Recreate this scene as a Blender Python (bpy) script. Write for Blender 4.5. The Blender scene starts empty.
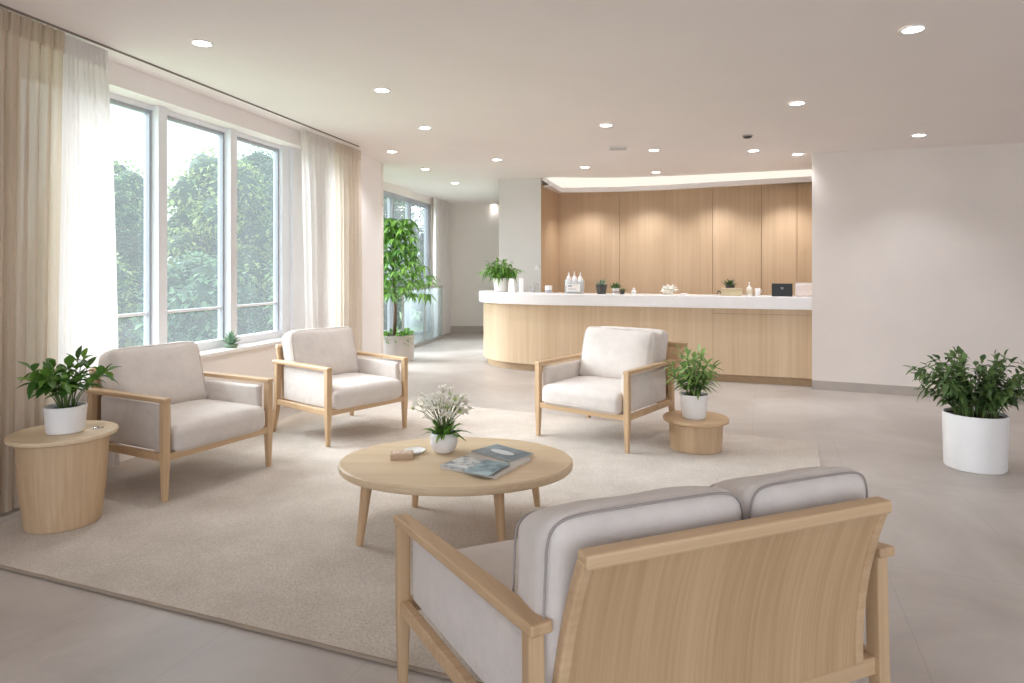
import bpy, bmesh, math, random
from mathutils import Vector, Matrix, noise

random.seed(7)
scn = bpy.context.scene
C = scn.collection
PI = math.pi
V = Vector

# ------------------------------------------------------------------ camera
HZ, CAMH, F = 270.0, 1.40, 650.0            # horizon row, eye height, focal length in pixels
cam = bpy.data.cameras.new('camera'); cam_o = bpy.data.objects.new('camera', cam); C.objects.link(cam_o)
cam_o.location = (0, 0, CAMH); cam_o.rotation_euler = (PI / 2, 0, 0)
cam.sensor_width = 36; cam.lens = F / 1024 * 36
cam.shift_y = -(341.5 - HZ) / 1024
cam.clip_start = 0.05
scn.camera = cam_o


def ceil_z(x):
    return 2.84 - 0.02 * x


def on_floor(px, py, z=0.0):
    Y = (CAMH - z) * F / (py - HZ)
    return V(((px - 512) / F * Y, Y, z))


def on_ceiling(px, py):
    a = (px - 512) / F
    Y = 1.44 / ((HZ - py) / F + 0.02 * a)
    return V((a * Y, Y, ceil_z(a * Y)))


# ------------------------------------------------------------------ materials
def srgb(r, g, b):
    def f(c):
        c /= 255
        return c / 12.92 if c <= 0.04045 else ((c + 0.055) / 1.055) ** 2.4
    return (f(r), f(g), f(b), 1)


def new_mat(name):
    m = bpy.data.materials.new(name); m.use_nodes = True
    nt = m.node_tree
    return m, nt, nt.nodes, nt.links, nt.nodes['Principled BSDF']


def ramp(N, stops):
    r = N.new('ShaderNodeValToRGB')
    while len(r.color_ramp.elements) < len(stops):
        r.color_ramp.elements.new(0.5)
    for e, (p, c) in zip(r.color_ramp.elements, stops):
        e.position = p; e.color = c
    return r


def plain(name, col, rough=0.5, var=0.06, scale=6.0, bump=0.0, bscale=60.0, metallic=0.0, sheen=0.0, trans=0.0, spec=0.5):
    m, nt, N, L, P = new_mat(name)
    tc = N.new('ShaderNodeTexCoord')
    n = N.new('ShaderNodeTexNoise'); n.inputs['Scale'].default_value = scale; n.inputs['Detail'].default_value = 4
    L.new(tc.outputs['Object'], n.inputs['Vector'])
    lo = tuple(c * (1 - var) for c in col[:3]) + (1,)
    hi = tuple(min(1, c * (1 + var)) for c in col[:3]) + (1,)
    r = ramp(N, [(0.3, lo), (0.7, hi)])
    L.new(n.outputs['Fac'], r.inputs['Fac']); L.new(r.outputs['Color'], P.inputs['Base Color'])
    P.inputs['Roughness'].default_value = rough; P.inputs['Metallic'].default_value = metallic
    P.inputs['Specular IOR Level'].default_value = spec
    if sheen:
        P.inputs['Sheen Weight'].default_value = sheen
    if bump:
        n2 = N.new('ShaderNodeTexNoise'); n2.inputs['Scale'].default_value = bscale; n2.inputs['Detail'].default_value = 3
        L.new(tc.outputs['Object'], n2.inputs['Vector'])
        b = N.new('ShaderNodeBump'); b.inputs['Strength'].default_value = bump; b.inputs['Distance'].default_value = 0.01
        L.new(n2.outputs['Fac'], b.inputs['Height']); L.new(b.outputs['Normal'], P.inputs['Normal'])
    return m


def wood(name, axis, lo, hi, rough=0.45, k=1.0, flat=None):
    m, nt, N, L, P = new_mat(name)
    tc = N.new('ShaderNodeTexCoord')
    sc = [58.0 * k] * 3; sc['xyz'.index(axis)] = 1.3 * k
    if flat: sc['xyz'.index(flat)] = 0.0
    mp = N.new('ShaderNodeMapping'); mp.inputs['Scale'].default_value = sc
    L.new(tc.outputs['Object'], mp.inputs['Vector'])
    n = N.new('ShaderNodeTexNoise'); n.inputs['Scale'].default_value = 1.0; n.inputs['Detail'].default_value = 6
    n.inputs['Distortion'].default_value = 0.0
    L.new(mp.outputs['Vector'], n.inputs['Vector'])
    sc2 = [7.0 * k] * 3; sc2['xyz'.index(axis)] = 0.3 * k
    if flat: sc2['xyz'.index(flat)] = 0.0
    mp2 = N.new('ShaderNodeMapping'); mp2.inputs['Scale'].default_value = sc2
    L.new(tc.outputs['Object'], mp2.inputs['Vector'])
    n2 = N.new('ShaderNodeTexNoise'); n2.inputs['Scale'].default_value = 1.0; n2.inputs['Detail'].default_value = 2
    L.new(mp2.outputs['Vector'], n2.inputs['Vector'])
    ad = N.new('ShaderNodeMath'); ad.operation = 'MULTIPLY_ADD'
    ad.inputs[1].default_value = 0.5
    L.new(n.outputs['Fac'], ad.inputs[0])
    hf = N.new('ShaderNodeMath'); hf.operation = 'MULTIPLY'; hf.inputs[1].default_value = 0.5
    L.new(n2.outputs['Fac'], hf.inputs[0]); L.new(hf.outputs[0], ad.inputs[2])
    r = ramp(N, [(0.33, lo), (0.66, hi)])
    L.new(ad.outputs[0], r.inputs['Fac']); L.new(r.outputs['Color'], P.inputs['Base Color'])
    P.inputs['Roughness'].default_value = rough
    b = N.new('ShaderNodeBump'); b.inputs['Strength'].default_value = 0.06; b.inputs['Distance'].default_value = 0.004
    L.new(n.outputs['Fac'], b.inputs['Height']); L.new(b.outputs['Normal'], P.inputs['Normal'])
    return m


OAK_LO, OAK_HI = srgb(182, 149, 110), srgb(206, 175, 136)
WX = wood('oak_grain_x', 'x', OAK_LO, OAK_HI)
WY = wood('oak_grain_y', 'y', OAK_LO, OAK_HI)
WZ = wood('oak_grain_z', 'z', OAK_LO, OAK_HI)
WBACK = wood('oak_back_veneer', 'z', srgb(176, 142, 103), srgb(198, 166, 126), 0.45, 1.7, 'y')
WPALE = wood('pale_oak_table', 'x', srgb(206, 180, 144), srgb(224, 202, 168), 0.4)
WDRUM = wood('oak_veneer_drum', 'z', srgb(186, 156, 120), srgb(208, 180, 144), 0.5)
WPANEL = wood('oak_wall_panel', 'z', srgb(190, 162, 128), srgb(206, 179, 146), 0.5, 0.5)
WDESK = wood('oak_desk_front', 'z', srgb(204, 176, 138), srgb(222, 198, 164), 0.5, 0.5)
WPLINTH = wood('oak_plinth', 'x', srgb(176, 148, 112), srgb(192, 164, 126), 0.5)


def fabric(name, col, var=0.05):
    m, nt, N, L, P = new_mat(name)
    tc = N.new('ShaderNodeTexCoord')
    n = N.new('ShaderNodeTexNoise'); n.inputs['Scale'].default_value = 9; n.inputs['Detail'].default_value = 6
    n.inputs['Roughness'].default_value = 0.7
    L.new(tc.outputs['Object'], n.inputs['Vector'])
    lo = tuple(c * (1 - var * 1.6) for c in col[:3]) + (1,)
    hi = tuple(min(1, c * (1 + var)) for c in col[:3]) + (1,)
    r = ramp(N, [(0.3, lo), (0.7, hi)])
    L.new(n.outputs['Fac'], r.inputs['Fac']); L.new(r.outputs['Color'], P.inputs['Base Color'])
    P.inputs['Roughness'].default_value = 0.95; P.inputs['Sheen Weight'].default_value = 0.25
    P.inputs['Specular IOR Level'].default_value = 0.15
    w = N.new('ShaderNodeTexNoise'); w.inputs['Scale'].default_value = 420; w.inputs['Detail'].default_value = 1
    L.new(tc.outputs['Object'], w.inputs['Vector'])
    b = N.new('ShaderNodeBump'); b.inputs['Strength'].default_value = 0.25; b.inputs['Distance'].default_value = 0.002
    L.new(w.outputs['Fac'], b.inputs['Height'])
    w2 = N.new('ShaderNodeTexNoise'); w2.inputs['Scale'].default_value = 7; w2.inputs['Detail'].default_value = 3
    w2.inputs['Distortion'].default_value = 1.2
    L.new(tc.outputs['Object'], w2.inputs['Vector'])
    b2 = N.new('ShaderNodeBump'); b2.inputs['Strength'].default_value = 0.25; b2.inputs['Distance'].default_value = 0.02
    L.new(w2.outputs['Fac'], b2.inputs['Height']); L.new(b.outputs['Normal'], b2.inputs['Normal'])
    L.new(b2.outputs['Normal'], P.inputs['Normal'])
    return m


FAB = fabric('grey_linen_fabric', srgb(212, 202, 192))
SEAM = plain('grey_piping', srgb(158, 149, 142), 0.9)
WALLM = plain('wall_plaster', srgb(230, 221, 212), 0.85, 0.03, 1.6, 0.05, 30)
WALLW = plain('wall_white', srgb(234, 229, 224), 0.8, 0.02, 2)
WALLG = plain('wall_grey_panel', srgb(222, 217, 212), 0.5, 0.02, 2)
CEIL = plain('ceiling_paint', srgb(238, 230, 225), 0.9, 0.015, 1.2)
BASEM = plain('baseboard_grey', srgb(176, 166, 156), 0.5, 0.05)
FRAMEM = plain('window_frame_white', srgb(236, 236, 238), 0.4, 0.01)
FRAMEG = plain('window_frame_grey', srgb(170, 172, 178), 0.4, 0.03)
SILLM = plain('sill_white', srgb(242, 239, 236), 0.4, 0.01)
QUARTZ = plain('white_quartz', srgb(242, 238, 234), 0.25, 0.015, 8)
CERAM = plain('white_ceramic', srgb(240, 237, 233), 0.3, 0.015)
MATTEW = plain('matte_white_plastic', srgb(238, 235, 232), 0.5, 0.015)
SOIL = plain('dark_soil', srgb(62, 48, 38), 0.95, 0.3, 40, 0.6, 60)
DARK = plain('dark_gap', srgb(140, 114, 86), 0.9)
BLACKM = plain('black_plastic', srgb(34, 33, 32), 0.4, 0.1)
DPOT = plain('charcoal_pot', srgb(74, 70, 66), 0.6, 0.1)
CHROME = plain('chrome', srgb(200, 200, 200), 0.15, 0.02, metallic=1.0)
STEEL = plain('rail_metal', srgb(180, 176, 170), 0.35, 0.03, metallic=0.6)
TRACKM = plain('curtain_rail_grey', srgb(126, 114, 104), 0.6, 0.03)
CARD = plain('kraft_card', srgb(196, 168, 138), 0.8, 0.06)
PLANTER = plain('taupe_planter', srgb(186, 178, 172), 0.6, 0.04)
BLUSH = plain('pale_blush_plastic', srgb(226, 212, 202), 0.4, 0.02)
SAGE = plain('beige_box', srgb(198, 182, 146), 0.6, 0.04)


def leafmat(name, lo, hi, rough=0.45, tr_=0.3):
    m, nt, N, L, P = new_mat(name)
    g = N.new('ShaderNodeNewGeometry')
    r = ramp(N, [(0.0, lo), (1.0, hi)])
    L.new(g.outputs['Random Per Island'], r.inputs['Fac']); L.new(r.outputs['Color'], P.inputs['Base Color'])
    P.inputs['Roughness'].default_value = rough
    tr = N.new('ShaderNodeBsdfTranslucent'); L.new(r.outputs['Color'], tr.inputs['Color'])
    mx = N.new('ShaderNodeMixShader'); mx.inputs[0].default_value = tr_
    L.new(P.outputs[0], mx.inputs[1]); L.new(tr.outputs[0], mx.inputs[2])
    L.new(mx.outputs[0], N['Material Output'].inputs['Surface'])
    return m


LEAF_A = leafmat('leaf_mid_green', srgb(58, 96, 34), srgb(118, 158, 62))
LEAF_B = leafmat('leaf_fresh_green', srgb(92, 130, 60), srgb(158, 184, 104))
LEAF_C = leafmat('leaf_deep_green', srgb(54, 80, 40), srgb(112, 138, 76))
LEAF_D = leafmat('leaf_bright_green', srgb(74, 118, 44), srgb(140, 182, 76))
SUCC = leafmat('succulent_green', srgb(110, 138, 112), srgb(150, 172, 140))
PETAL = leafmat('white_petal', srgb(240, 238, 226), srgb(254, 252, 246), 0.5, 0.5)
BUD = leafmat('flower_bud', srgb(150, 172, 96), srgb(190, 204, 130))
STEM = plain('green_stem', srgb(96, 116, 58), 0.6, 0.1)
BARK = plain('brown_bark', srgb(104, 84, 64), 0.9, 0.2, 12)
TREE_A = leafmat('tree_leaf_pale', srgb(92, 118, 62), srgb(168, 178, 108), 0.7)
TREE_B = leafmat('tree_leaf_green', srgb(58, 90, 52), srgb(122, 148, 88), 0.7)
TREE_C = leafmat('tree_leaf_blue', srgb(64, 96, 72), srgb(120, 146, 106), 0.7)
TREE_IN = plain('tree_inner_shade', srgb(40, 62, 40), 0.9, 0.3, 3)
GRASS = plain('lawn', srgb(130, 156, 104), 0.9, 0.2, 3)


def emission(name, col, s):
    m, nt, N, L, P = new_mat(name)
    P.inputs['Base Color'].default_value = col
    P.inputs['Emission Color'].default_value = col; P.inputs['Emission Strength'].default_value = s
    return m


LAMPM = emission('lamp_disc', (1, 0.92, 0.80, 1), 7.0)
COVEM = emission('cove_strip', (1, 0.86, 0.66, 1), 0.345)
COVEM.node_tree.nodes['Principled BSDF'].inputs['Base Color'].default_value = (.1, .09, .08, 1)


def glass(name, tint=(1, 1, 1, 1), fac=0.08, haze=0.042):
    m, nt, N, L, P = new_mat(name)
    N.remove(P)
    t = N.new('ShaderNodeBsdfTransparent'); t.inputs['Color'].default_value = tint
    g = N.new('ShaderNodeBsdfGlossy'); g.inputs['Roughness'].default_value = 0.03
    d = N.new('ShaderNodeBsdfTranslucent'); d.inputs['Color'].default_value = (0.9, 0.95, 0.95, 1)
    m1 = N.new('ShaderNodeMixShader'); m1.inputs[0].default_value = haze
    L.new(t.outputs[0], m1.inputs[1]); L.new(d.outputs[0], m1.inputs[2])
    m2 = N.new('ShaderNodeMixShader')
    fr = N.new('ShaderNodeLayerWeight'); fr.inputs['Blend'].default_value = 0.5
    pw = N.new('ShaderNodeMath'); pw.operation = 'POWER'; pw.inputs[1].default_value = 5
    L.new(fr.outputs['Facing'], pw.inputs[0])
    ma = N.new('ShaderNodeMath'); ma.operation = 'MULTIPLY_ADD'; ma.inputs[1].default_value = 0.5; ma.inputs[2].default_value = 0.025
    L.new(pw.outputs[0], ma.inputs[0]); L.new(ma.outputs[0], m2.inputs[0]); L.new(m1.outputs[0], m2.inputs[1]); L.new(g.outputs[0], m2.inputs[2])
    L.new(m2.outputs[0], N['Material Output'].inputs['Surface'])
    return m


GLASS = glass('window_glass', (0.97, 1.0, 0.99, 1), haze=0.042)  # milky mix stands in for reflected haze over the view
BGLASS = glass('balustrade_glass', (0.93, 0.96, 0.96, 1), haze=0.22)
ACRYL = glass('clear_acrylic', (0.95, 0.95, 0.95, 1), haze=0.35)


def curtain_mat(name, col, tr_fac, clear):
    m, nt, N, L, P = new_mat(name)
    tc = N.new('ShaderNodeTexCoord')
    mp = N.new('ShaderNodeMapping'); mp.inputs['Scale'].default_value = (60, 60, 5)
    L.new(tc.outputs['Object'], mp.inputs['Vector'])
    n = N.new('ShaderNodeTexNoise'); n.inputs['Scale'].default_value = 2; n.inputs['Detail'].default_value = 4
    L.new(mp.outputs['Vector'], n.inputs['Vector'])
    r = ramp(N, [(0.3, tuple(c * 0.93 for c in col[:3]) + (1,)), (0.7, col)])
    L.new(n.outputs['Fac'], r.inputs['Fac']); L.new(r.outputs['Color'], P.inputs['Base Color'])
    P.inputs['Roughness'].default_value = 0.95; P.inputs['Specular IOR Level'].default_value = 0.1
    tr = N.new('ShaderNodeBsdfTranslucent'); L.new(r.outputs['Color'], tr.inputs['Color'])
    mx = N.new('ShaderNodeMixShader'); mx.inputs[0].default_value = tr_fac
    L.new(P.outputs[0], mx.inputs[1]); L.new(tr.outputs[0], mx.inputs[2])
    tp = N.new('ShaderNodeBsdfTransparent')
    m2 = N.new('ShaderNodeMixShader'); m2.inputs[0].default_value = clear
    L.new(mx.outputs[0], m2.inputs[1]); L.new(tp.outputs[0], m2.inputs[2])
    L.new(m2.outputs[0], N['Material Output'].inputs['Surface'])
    return m


LINEN = curtain_mat('beige_linen_curtain', srgb(226, 212, 192), 0.5, 0.04)
LINEN2 = curtain_mat('cream_linen_curtain', srgb(238, 228, 214), 0.5, 0.04)
SHEER1 = curtain_mat('dimmed_sheer_curtain', srgb(240, 234, 229), 0.27, 0.05)  # copy of the sheer, dimmed to hold back the sunlit left side
SHEER = curtain_mat('white_sheer_curtain', srgb(240, 234, 229), 0.46, 0.10)


def floor_mat():
    m, nt, N, L, P = new_mat('floor_tile')
    tc = N.new('ShaderNodeTexCoord')
    mp = N.new('ShaderNodeMapping'); mp.vector_type = 'POINT'
    ang = math.atan(0.385)
    mp.inputs['Rotation'].default_value = (0, 0, ang)
    mp.inputs['Location'].default_value = (0.08, 0.21, 0)
    L.new(tc.outputs['Object'], mp.inputs['Vector'])
    br = N.new('ShaderNodeTexBrick')
    br.offset = 0.0; br.squash = 1.0
    br.inputs['Scale'].default_value = 1.0
    br.inputs['Mortar Size'].default_value = 0.0028; br.inputs['Mortar Smooth'].default_value = 0.2
    br.inputs['Brick Width'].default_value = 0.62; br.inputs['Row Height'].default_value = 1.24
    L.new(mp.outputs['Vector'], br.inputs['Vector'])
    n = N.new('ShaderNodeTexNoise'); n.inputs['Scale'].default_value = 1.1; n.inputs['Detail'].default_value = 7
    n.inputs['Distortion'].default_value = 0.8; n.inputs['Roughness'].default_value = 0.6
    L.new(mp.outputs['Vector'], n.inputs['Vector'])
    r = ramp(N, [(0.32, srgb(166, 156, 147)), (0.68, srgb(193, 184, 175))])
    L.new(n.outputs['Fac'], r.inputs['Fac'])
    mx = N.new('ShaderNodeMixRGB'); mx.inputs[2].default_value = srgb(150, 140, 131)
    ml = N.new('ShaderNodeMath'); ml.operation = 'MULTIPLY'; ml.inputs[1].default_value = 0.4
    L.new(br.outputs['Fac'], ml.inputs[0]); L.new(ml.outputs[0], mx.inputs[0])
    L.new(r.outputs['Color'], mx.inputs[1]); L.new(mx.outputs[0], P.inputs['Base Color'])
    rr = N.new('ShaderNodeMapRange'); rr.inputs['To Min'].default_value = 0.3; rr.inputs['To Max'].default_value = 0.46
    L.new(n.outputs['Fac'], rr.inputs['Value']); L.new(rr.outputs[0], P.inputs['Roughness'])
    P.inputs['Specular IOR Level'].default_value = 0.4
    b = N.new('ShaderNodeBump'); b.invert = True; b.inputs['Strength'].default_value = 0.12; b.inputs['Distance'].default_value = 0.002
    L.new(br.outputs['Fac'], b.inputs['Height']); L.new(b.outputs['Normal'], P.inputs['Normal'])
    return m


def rug_mat():
    m, nt, N, L, P = new_mat('woven_rug')
    tc = N.new('ShaderNodeTexCoord')
    n = N.new('ShaderNodeTexNoise'); n.inputs['Scale'].default_value = 2.0; n.inputs['Detail'].default_value = 8
    n.inputs['Roughness'].default_value = 0.65
    L.new(tc.outputs['Object'], n.inputs['Vector'])
    n2 = N.new('ShaderNodeTexNoise'); n2.inputs['Scale'].default_value = 85; n2.inputs['Detail'].default_value = 3
    L.new(tc.outputs['Object'], n2.inputs['Vector'])
    r = ramp(N, [(0.3, srgb(192, 180, 165)), (0.7, srgb(219, 208, 195))])
    L.new(n.outputs['Fac'], r.inputs['Fac'])
    r2 = ramp(N, [(0.3, (0.70, 0.68, 0.65, 1)), (0.65, (1, 1, 1, 1))])
    L.new(n2.outputs['Fac'], r2.inputs['Fac'])
    mx = N.new('ShaderNodeMixRGB'); mx.blend_type = 'MULTIPLY'; mx.inputs[0].default_value = 0.7
    L.new(r.outputs['Color'], mx.inputs[1]); L.new(r2.outputs['Color'], mx.inputs[2])
    L.new(mx.outputs[0], P.inputs['Base Color'])
    P.inputs['Roughness'].default_value = 1.0; P.inputs['Specular IOR Level'].default_value = 0.05
    P.inputs['Sheen Weight'].default_value = 0.2
    b = N.new('ShaderNodeBump'); b.inputs['Strength'].default_value = 0.7; b.inputs['Distance'].default_value = 0.008
    L.new(n2.outputs['Fac'], b.inputs['Height']); L.new(b.outputs['Normal'], P.inputs['Normal'])
    return m


# ------------------------------------------------------------------ mesh helpers
class MB:
    def __init__(self):
        self.bm = bmesh.new()

    def poly_prism(self, pts, z0, z1):
        """pts counter-clockwise plan polygon; z0/z1 numbers or functions of (x, y)."""
        f0 = z0 if callable(z0) else (lambda x, y: z0)
        f1 = z1 if callable(z1) else (lambda x, y: z1)
        a = [self.bm.verts.new((x, y, f0(x, y))) for x, y in pts]
        b = [self.bm.verts.new((x, y, f1(x, y))) for x, y in pts]
        n = len(pts)
        self.bm.faces.new(a[::-1]); self.bm.faces.new(b)
        for i in range(n):
            j = (i + 1) % n
            self.bm.faces.new((a[i], a[j], b[j], b[i]))
        return self

    def box(self, x0, x1, y0, y1, z0, z1):
        return self.poly_prism([(x0, y0), (x1, y0), (x1, y1), (x0, y1)], z0, z1)

    def loft(self, rings, caps=True):
        vs = [[self.bm.verts.new(p) for p in r] for r in rings]
        n = len(vs[0])
        for a, b in zip(vs, vs[1:]):
            for i in range(n):
                j = (i + 1) % n
                self.bm.faces.new((a[i], a[j], b[j], b[i]))
        if caps:
            self.bm.faces.new(vs[0][::-1]); self.bm.faces.new(vs[-1])
        return self

    def beam(self, p, q, w, t, up=(0, 0, 1), w2=None, t2=None):
        p, q = V(p), V(q); d = (q - p).normalized()
        s = d.cross(V(up)).normalized(); u = s.cross(d).normalized()
        w2 = w if w2 is None else w2; t2 = t if t2 is None else t2
        def ring(c, w, t):
            return [c - s * w / 2 - u * t / 2, c + s * w / 2 - u * t / 2, c + s * w / 2 + u * t / 2, c - s * w / 2 + u * t / 2]
        return self.loft([ring(p, w, t), ring(q, w2, t2)])

    def posts(self, secs):
        """square sections: (center, width_x, width_y)"""
        rings = []
        for c, wx, wy in secs:
            x, y, z = c
            rings.append([(x - wx / 2, y - wy / 2, z), (x + wx / 2, y - wy / 2, z), (x + wx / 2, y + wy / 2, z), (x - wx / 2, y + wy / 2, z)])
        return self.loft(rings)

    def tube(self, pts, r, n=8, r2=None, closed=False):
        pts = [V(p) for p in pts]; rings = []
        m = len(pts)
        for i, p in enumerate(pts):
            d = (pts[(i + 1) % m] - pts[i - 1]) if closed else (pts[min(i + 1, m - 1)] - pts[max(i - 1, 0)])
            d.normalize()
            s = d.cross(V((0, 0, 1)))
            if s.length < 0.05: s = d.cross(V((1, 0, 0)))
            s.normalize(); u = s.cross(d)
            rr = r if r2 is None else r + (r2 - r) * i / (m - 1)
            rings.append([p + (s * math.cos(2 * PI * k / n) + u * math.sin(2 * PI * k / n)) * rr for k in range(n)])
        if closed: rings.append(rings[0])
        return self.loft(rings, caps=not closed)

    def lathe(self, prof, c=(0, 0, 0), n=32, sx=1.0, sy=1.0, ring=False):
        """prof: (radius, z) list from bottom centre outward; closed with caps"""
        c = V(c); rings = []
        for r, z in prof:
            r = max(r, 1e-4)
            rings.append([c + V((r * sx * math.cos(2 * PI * k / n), r * sy * math.sin(2 * PI * k / n), z)) for k in range(n)])
        if ring: return self.loft(rings + [rings[0]], caps=False)
        return self.loft(rings)

    def blob(self, c, r, sub=2, sq=(1, 1, 1), wob=0.0):
        res = bmesh.ops.create_icosphere(self.bm, subdivisions=sub, radius=1)
        for v in res['verts']:
            k = 1 + wob * noise.noise(v.co * 1.7 + V(c) * 3.1)
            v.co = V((v.co.x * r * sq[0] * k + c[0], v.co.y * r * sq[1] * k + c[1], v.co.z * r * sq[2] * k + c[2]))
        return self

    def leaf(self, base, d, L, W, droop=0.3, fold=0.3, segs=4, up=V((0, 0, 1)), tip=0.8):
        d = V(d).normalized(); s = d.cross(up)
        if s.length < 0.05: s = d.cross(V((1, 0.3, 0)))
        s.normalize(); u = s.cross(d).normalized()
        mid, lf, rt = [], [], []
        for i in range(segs + 1):
            t = i / segs
            p = V(base) + d * L * t - V((0, 0, 1)) * droop * L * t * t
            w = W * math.sin(PI * min(1, (t * 0.94 + 0.05)) ** tip)
            mid.append(self.bm.verts.new(p))
            lf.append(self.bm.verts.new(p + s * w + u * w * fold)); rt.append(self.bm.verts.new(p - s * w + u * w * fold))
        for i in range(segs):
            self.bm.faces.new((mid[i], lf[i], lf[i + 1], mid[i + 1]))
            self.bm.faces.new((rt[i], mid[i], mid[i + 1], rt[i + 1]))
        return self

    def build(self, name, mat, parent=None, smooth=False, bevel=0.0, seg=2, sub=0, angle=None):
        bmesh.ops.recalc_face_normals(self.bm, faces=self.bm.faces)
        me = bpy.data.meshes.new(name); self.bm.to_mesh(me); self.bm.free()
        for m in (mat if isinstance(mat, (list, tuple)) else [mat]): me.materials.append(m)
        o = bpy.data.objects.new(name, me); C.objects.link(o)
        if parent is not None: o.parent = parent
        if bevel:
            b = o.modifiers.new('bevel', 'BEVEL'); b.width = bevel; b.segments = seg; b.limit_method = 'ANGLE'; b.angle_limit = 0.6
        if sub:
            b = o.modifiers.new('sub', 'SUBSURF'); b.levels = sub; b.render_levels = sub
        if smooth:
            for p in me.polygons: p.use_smooth = True
            if angle: me.set_sharp_from_angle(angle=angle)
        return o


def bulge_pt(q, s, bulge):
    ux, uy, uz = q.x / s[0], q.y / s[1], q.z / s[2]
    return V((q.x + bulge[0] * ux * (1 - uy * uy) * (1 - uz * uz),
              q.y + (bulge[1] * uy if uy < 0 or len(bulge) < 4 else bulge[3] * uy) * (1 - ux ** 4) * (1 - uz ** 4),
              q.z + bulge[2] * uz * (1 - ux ** 4) * (1 - uy ** 4)))


def cushion_mb(sx, sy, sz, r, bulge=(0, 0, 0), N=14, wob=0.004, seed=0.0, xf=None):
    """rounded padded box, half sizes sx, sy, sz; bulge pushes each face pair outward."""
    mb = MB(); bm = mb.bm
    def ax(s):
        e = [-1 + 0.0, ]
        k = [i / 6 for i in range(7)]
        lo = [-s + r * (1 - math.cos(PI / 2 * t)) for t in k]
        m = max(2, N // 2)
        md = [-(s - r) + 2 * (s - r) * i / m for i in range(1, m)]
        return lo + md + [-x for x in lo[::-1]]
    X, Y, Z = ax(sx), ax(sy), ax(sz)
    cache = {}
    def vert(p):
        key = tuple(round(c, 5) for c in p)
        if key in cache: return cache[key]
        x, y, z = p
        ix = max(-(sx - r), min(sx - r, x)); iy = max(-(sy - r), min(sy - r, y)); iz = max(-(sz - r), min(sz - r, z))
        d = V((x - ix, y - iy, z - iz))
        if d.length > 1e-6: d = d.normalized() * r
        q = V((ix, iy, iz)) + d
        q2 = bulge_pt(q, (sx, sy, sz), bulge)
        nn = V((noise.noise(q2 * 5 + V((seed, 3, 1))), noise.noise(q2 * 5 + V((9, seed, 4))), noise.noise(q2 * 5 + V((2, 7, seed)))))
        q2 += nn * wob
        if xf: q2 = xf(q2)
        v = bm.verts.new(q2); cache[key] = v
        return v
    def face_grid(A, B, mk):
        for i in range(len(A) - 1):
            for j in range(len(B) - 1):
                vs = [vert(mk(A[i], B[j])), vert(mk(A[i + 1], B[j])), vert(mk(A[i + 1], B[j + 1])), vert(mk(A[i], B[j + 1]))]
                if len(set(vs)) == 4:
                    try: bm.faces.new(vs)
                    except ValueError: pass
    for s in (-1, 1):
        face_grid(X, Y, lambda a, b: (a, b, s * sz))
        face_grid(X, Z, lambda a, b: (a, s * sy, b))
        face_grid(Y, Z, lambda a, b: (s * sx, a, b))
    return mb


def empty(name, loc=(0, 0, 0), rz=0.0):
    o = bpy.data.objects.new(name, None); C.objects.link(o)
    o.location = loc; o.rotation_euler = (0, 0, rz); o.empty_display_size = 0.1
    return o


def tag(o, label, cat, group=None, kind=None):
    o['label'] = label; o['category'] = cat
    if group: o['group'] = group
    if kind: o['kind'] = kind
    return o


def struct(o, label=None, cat=None):
    o['kind'] = 'structure'
    if label: o['label'] = label
    if cat: o['category'] = cat
    return o


def copy_tree(o, parent=None):
    c = o.copy(); C.objects.link(c); c.parent = parent
    for ch in list(o.children): copy_tree(ch, c)
    return c


# ------------------------------------------------------------------ setting: floor, ceiling, walls
KW = 0.258                                  # left wall: X = X0 + KW * Y
NORM = math.hypot(1, KW)
OUT = V((-1 / NORM, KW / NORM))             # outward normal of the left wall (plan)
XW = -4.075


def lw(Y, n=0.0):
    """point on the left wall's inner face at depth Y, pushed outward by n"""
    return (XW + KW * Y + OUT.x * n, Y + OUT.y * n)


def lw_prism(mb, Y0, Y1, n0, n1, z0, z1):
    pts = [lw(Y0, n0), lw(Y1, n0), lw(Y1, n1), lw(Y0, n1)]
    return mb.poly_prism(pts, z0, z1)


def GX(Y): return -1.82 + 0.2 * (Y - 12.47)


fl = MB().box(-4.2, 8.5, -2.5, 15.2, -0.12, 0).build('floor', floor_mat())
struct(fl, 'large beige grey stone floor tiles with thin joints', 'floor')

cpts = [lw(-2.5, 0.3), (8.5, -2.5), (8.5, 15.2), (GX(15.2) - 0.15, 15.2), (GX(9.0) - 0.15, 9.0), lw(8.86, 0.3)]
ce = MB().poly_prism(cpts, lambda x, y: ceil_z(x), lambda x, y: ceil_z(x) + 0.12).build('ceiling', CEIL)
struct(ce, 'plain off white ceiling', 'ceiling')

WIN_A, WIN_B = 4.02, 7.62                  # big window's opening, widened unseen behind the curtains to light the sheers
SILL_Z, HEAD_Z = 0.68, 2.73
wl = MB()
lw_prism(wl, -2.5, WIN_A, 0, 0.3, 0, 2.98)
lw_prism(wl, WIN_B, 8.86, 0, 0.3, 0, 2.98)
lw_prism(wl, WIN_A, WIN_B, 0, 0.3, 0, SILL_Z)
lw_prism(wl, WIN_A, WIN_B, 0, 0.3, HEAD_Z, 2.98)
struct(wl.build('wall_left', plain('wall_plaster_lifted', srgb(242, 236, 232), 0.85, 0.02, 1.6)), 'off white wall around the big window', 'wall')  # plaster colour lightened to stand in for missing bounce light
wl = MB(); lw_prism(wl, WIN_A - 0.02, WIN_B + 0.02, -0.035, 0.3, SILL_Z - 0.03, SILL_Z + 0.004)
struct(wl.build('trim_1', SILLM, bevel=0.006), 'white window sill ledge behind the two armchairs', 'window sill')

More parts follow.
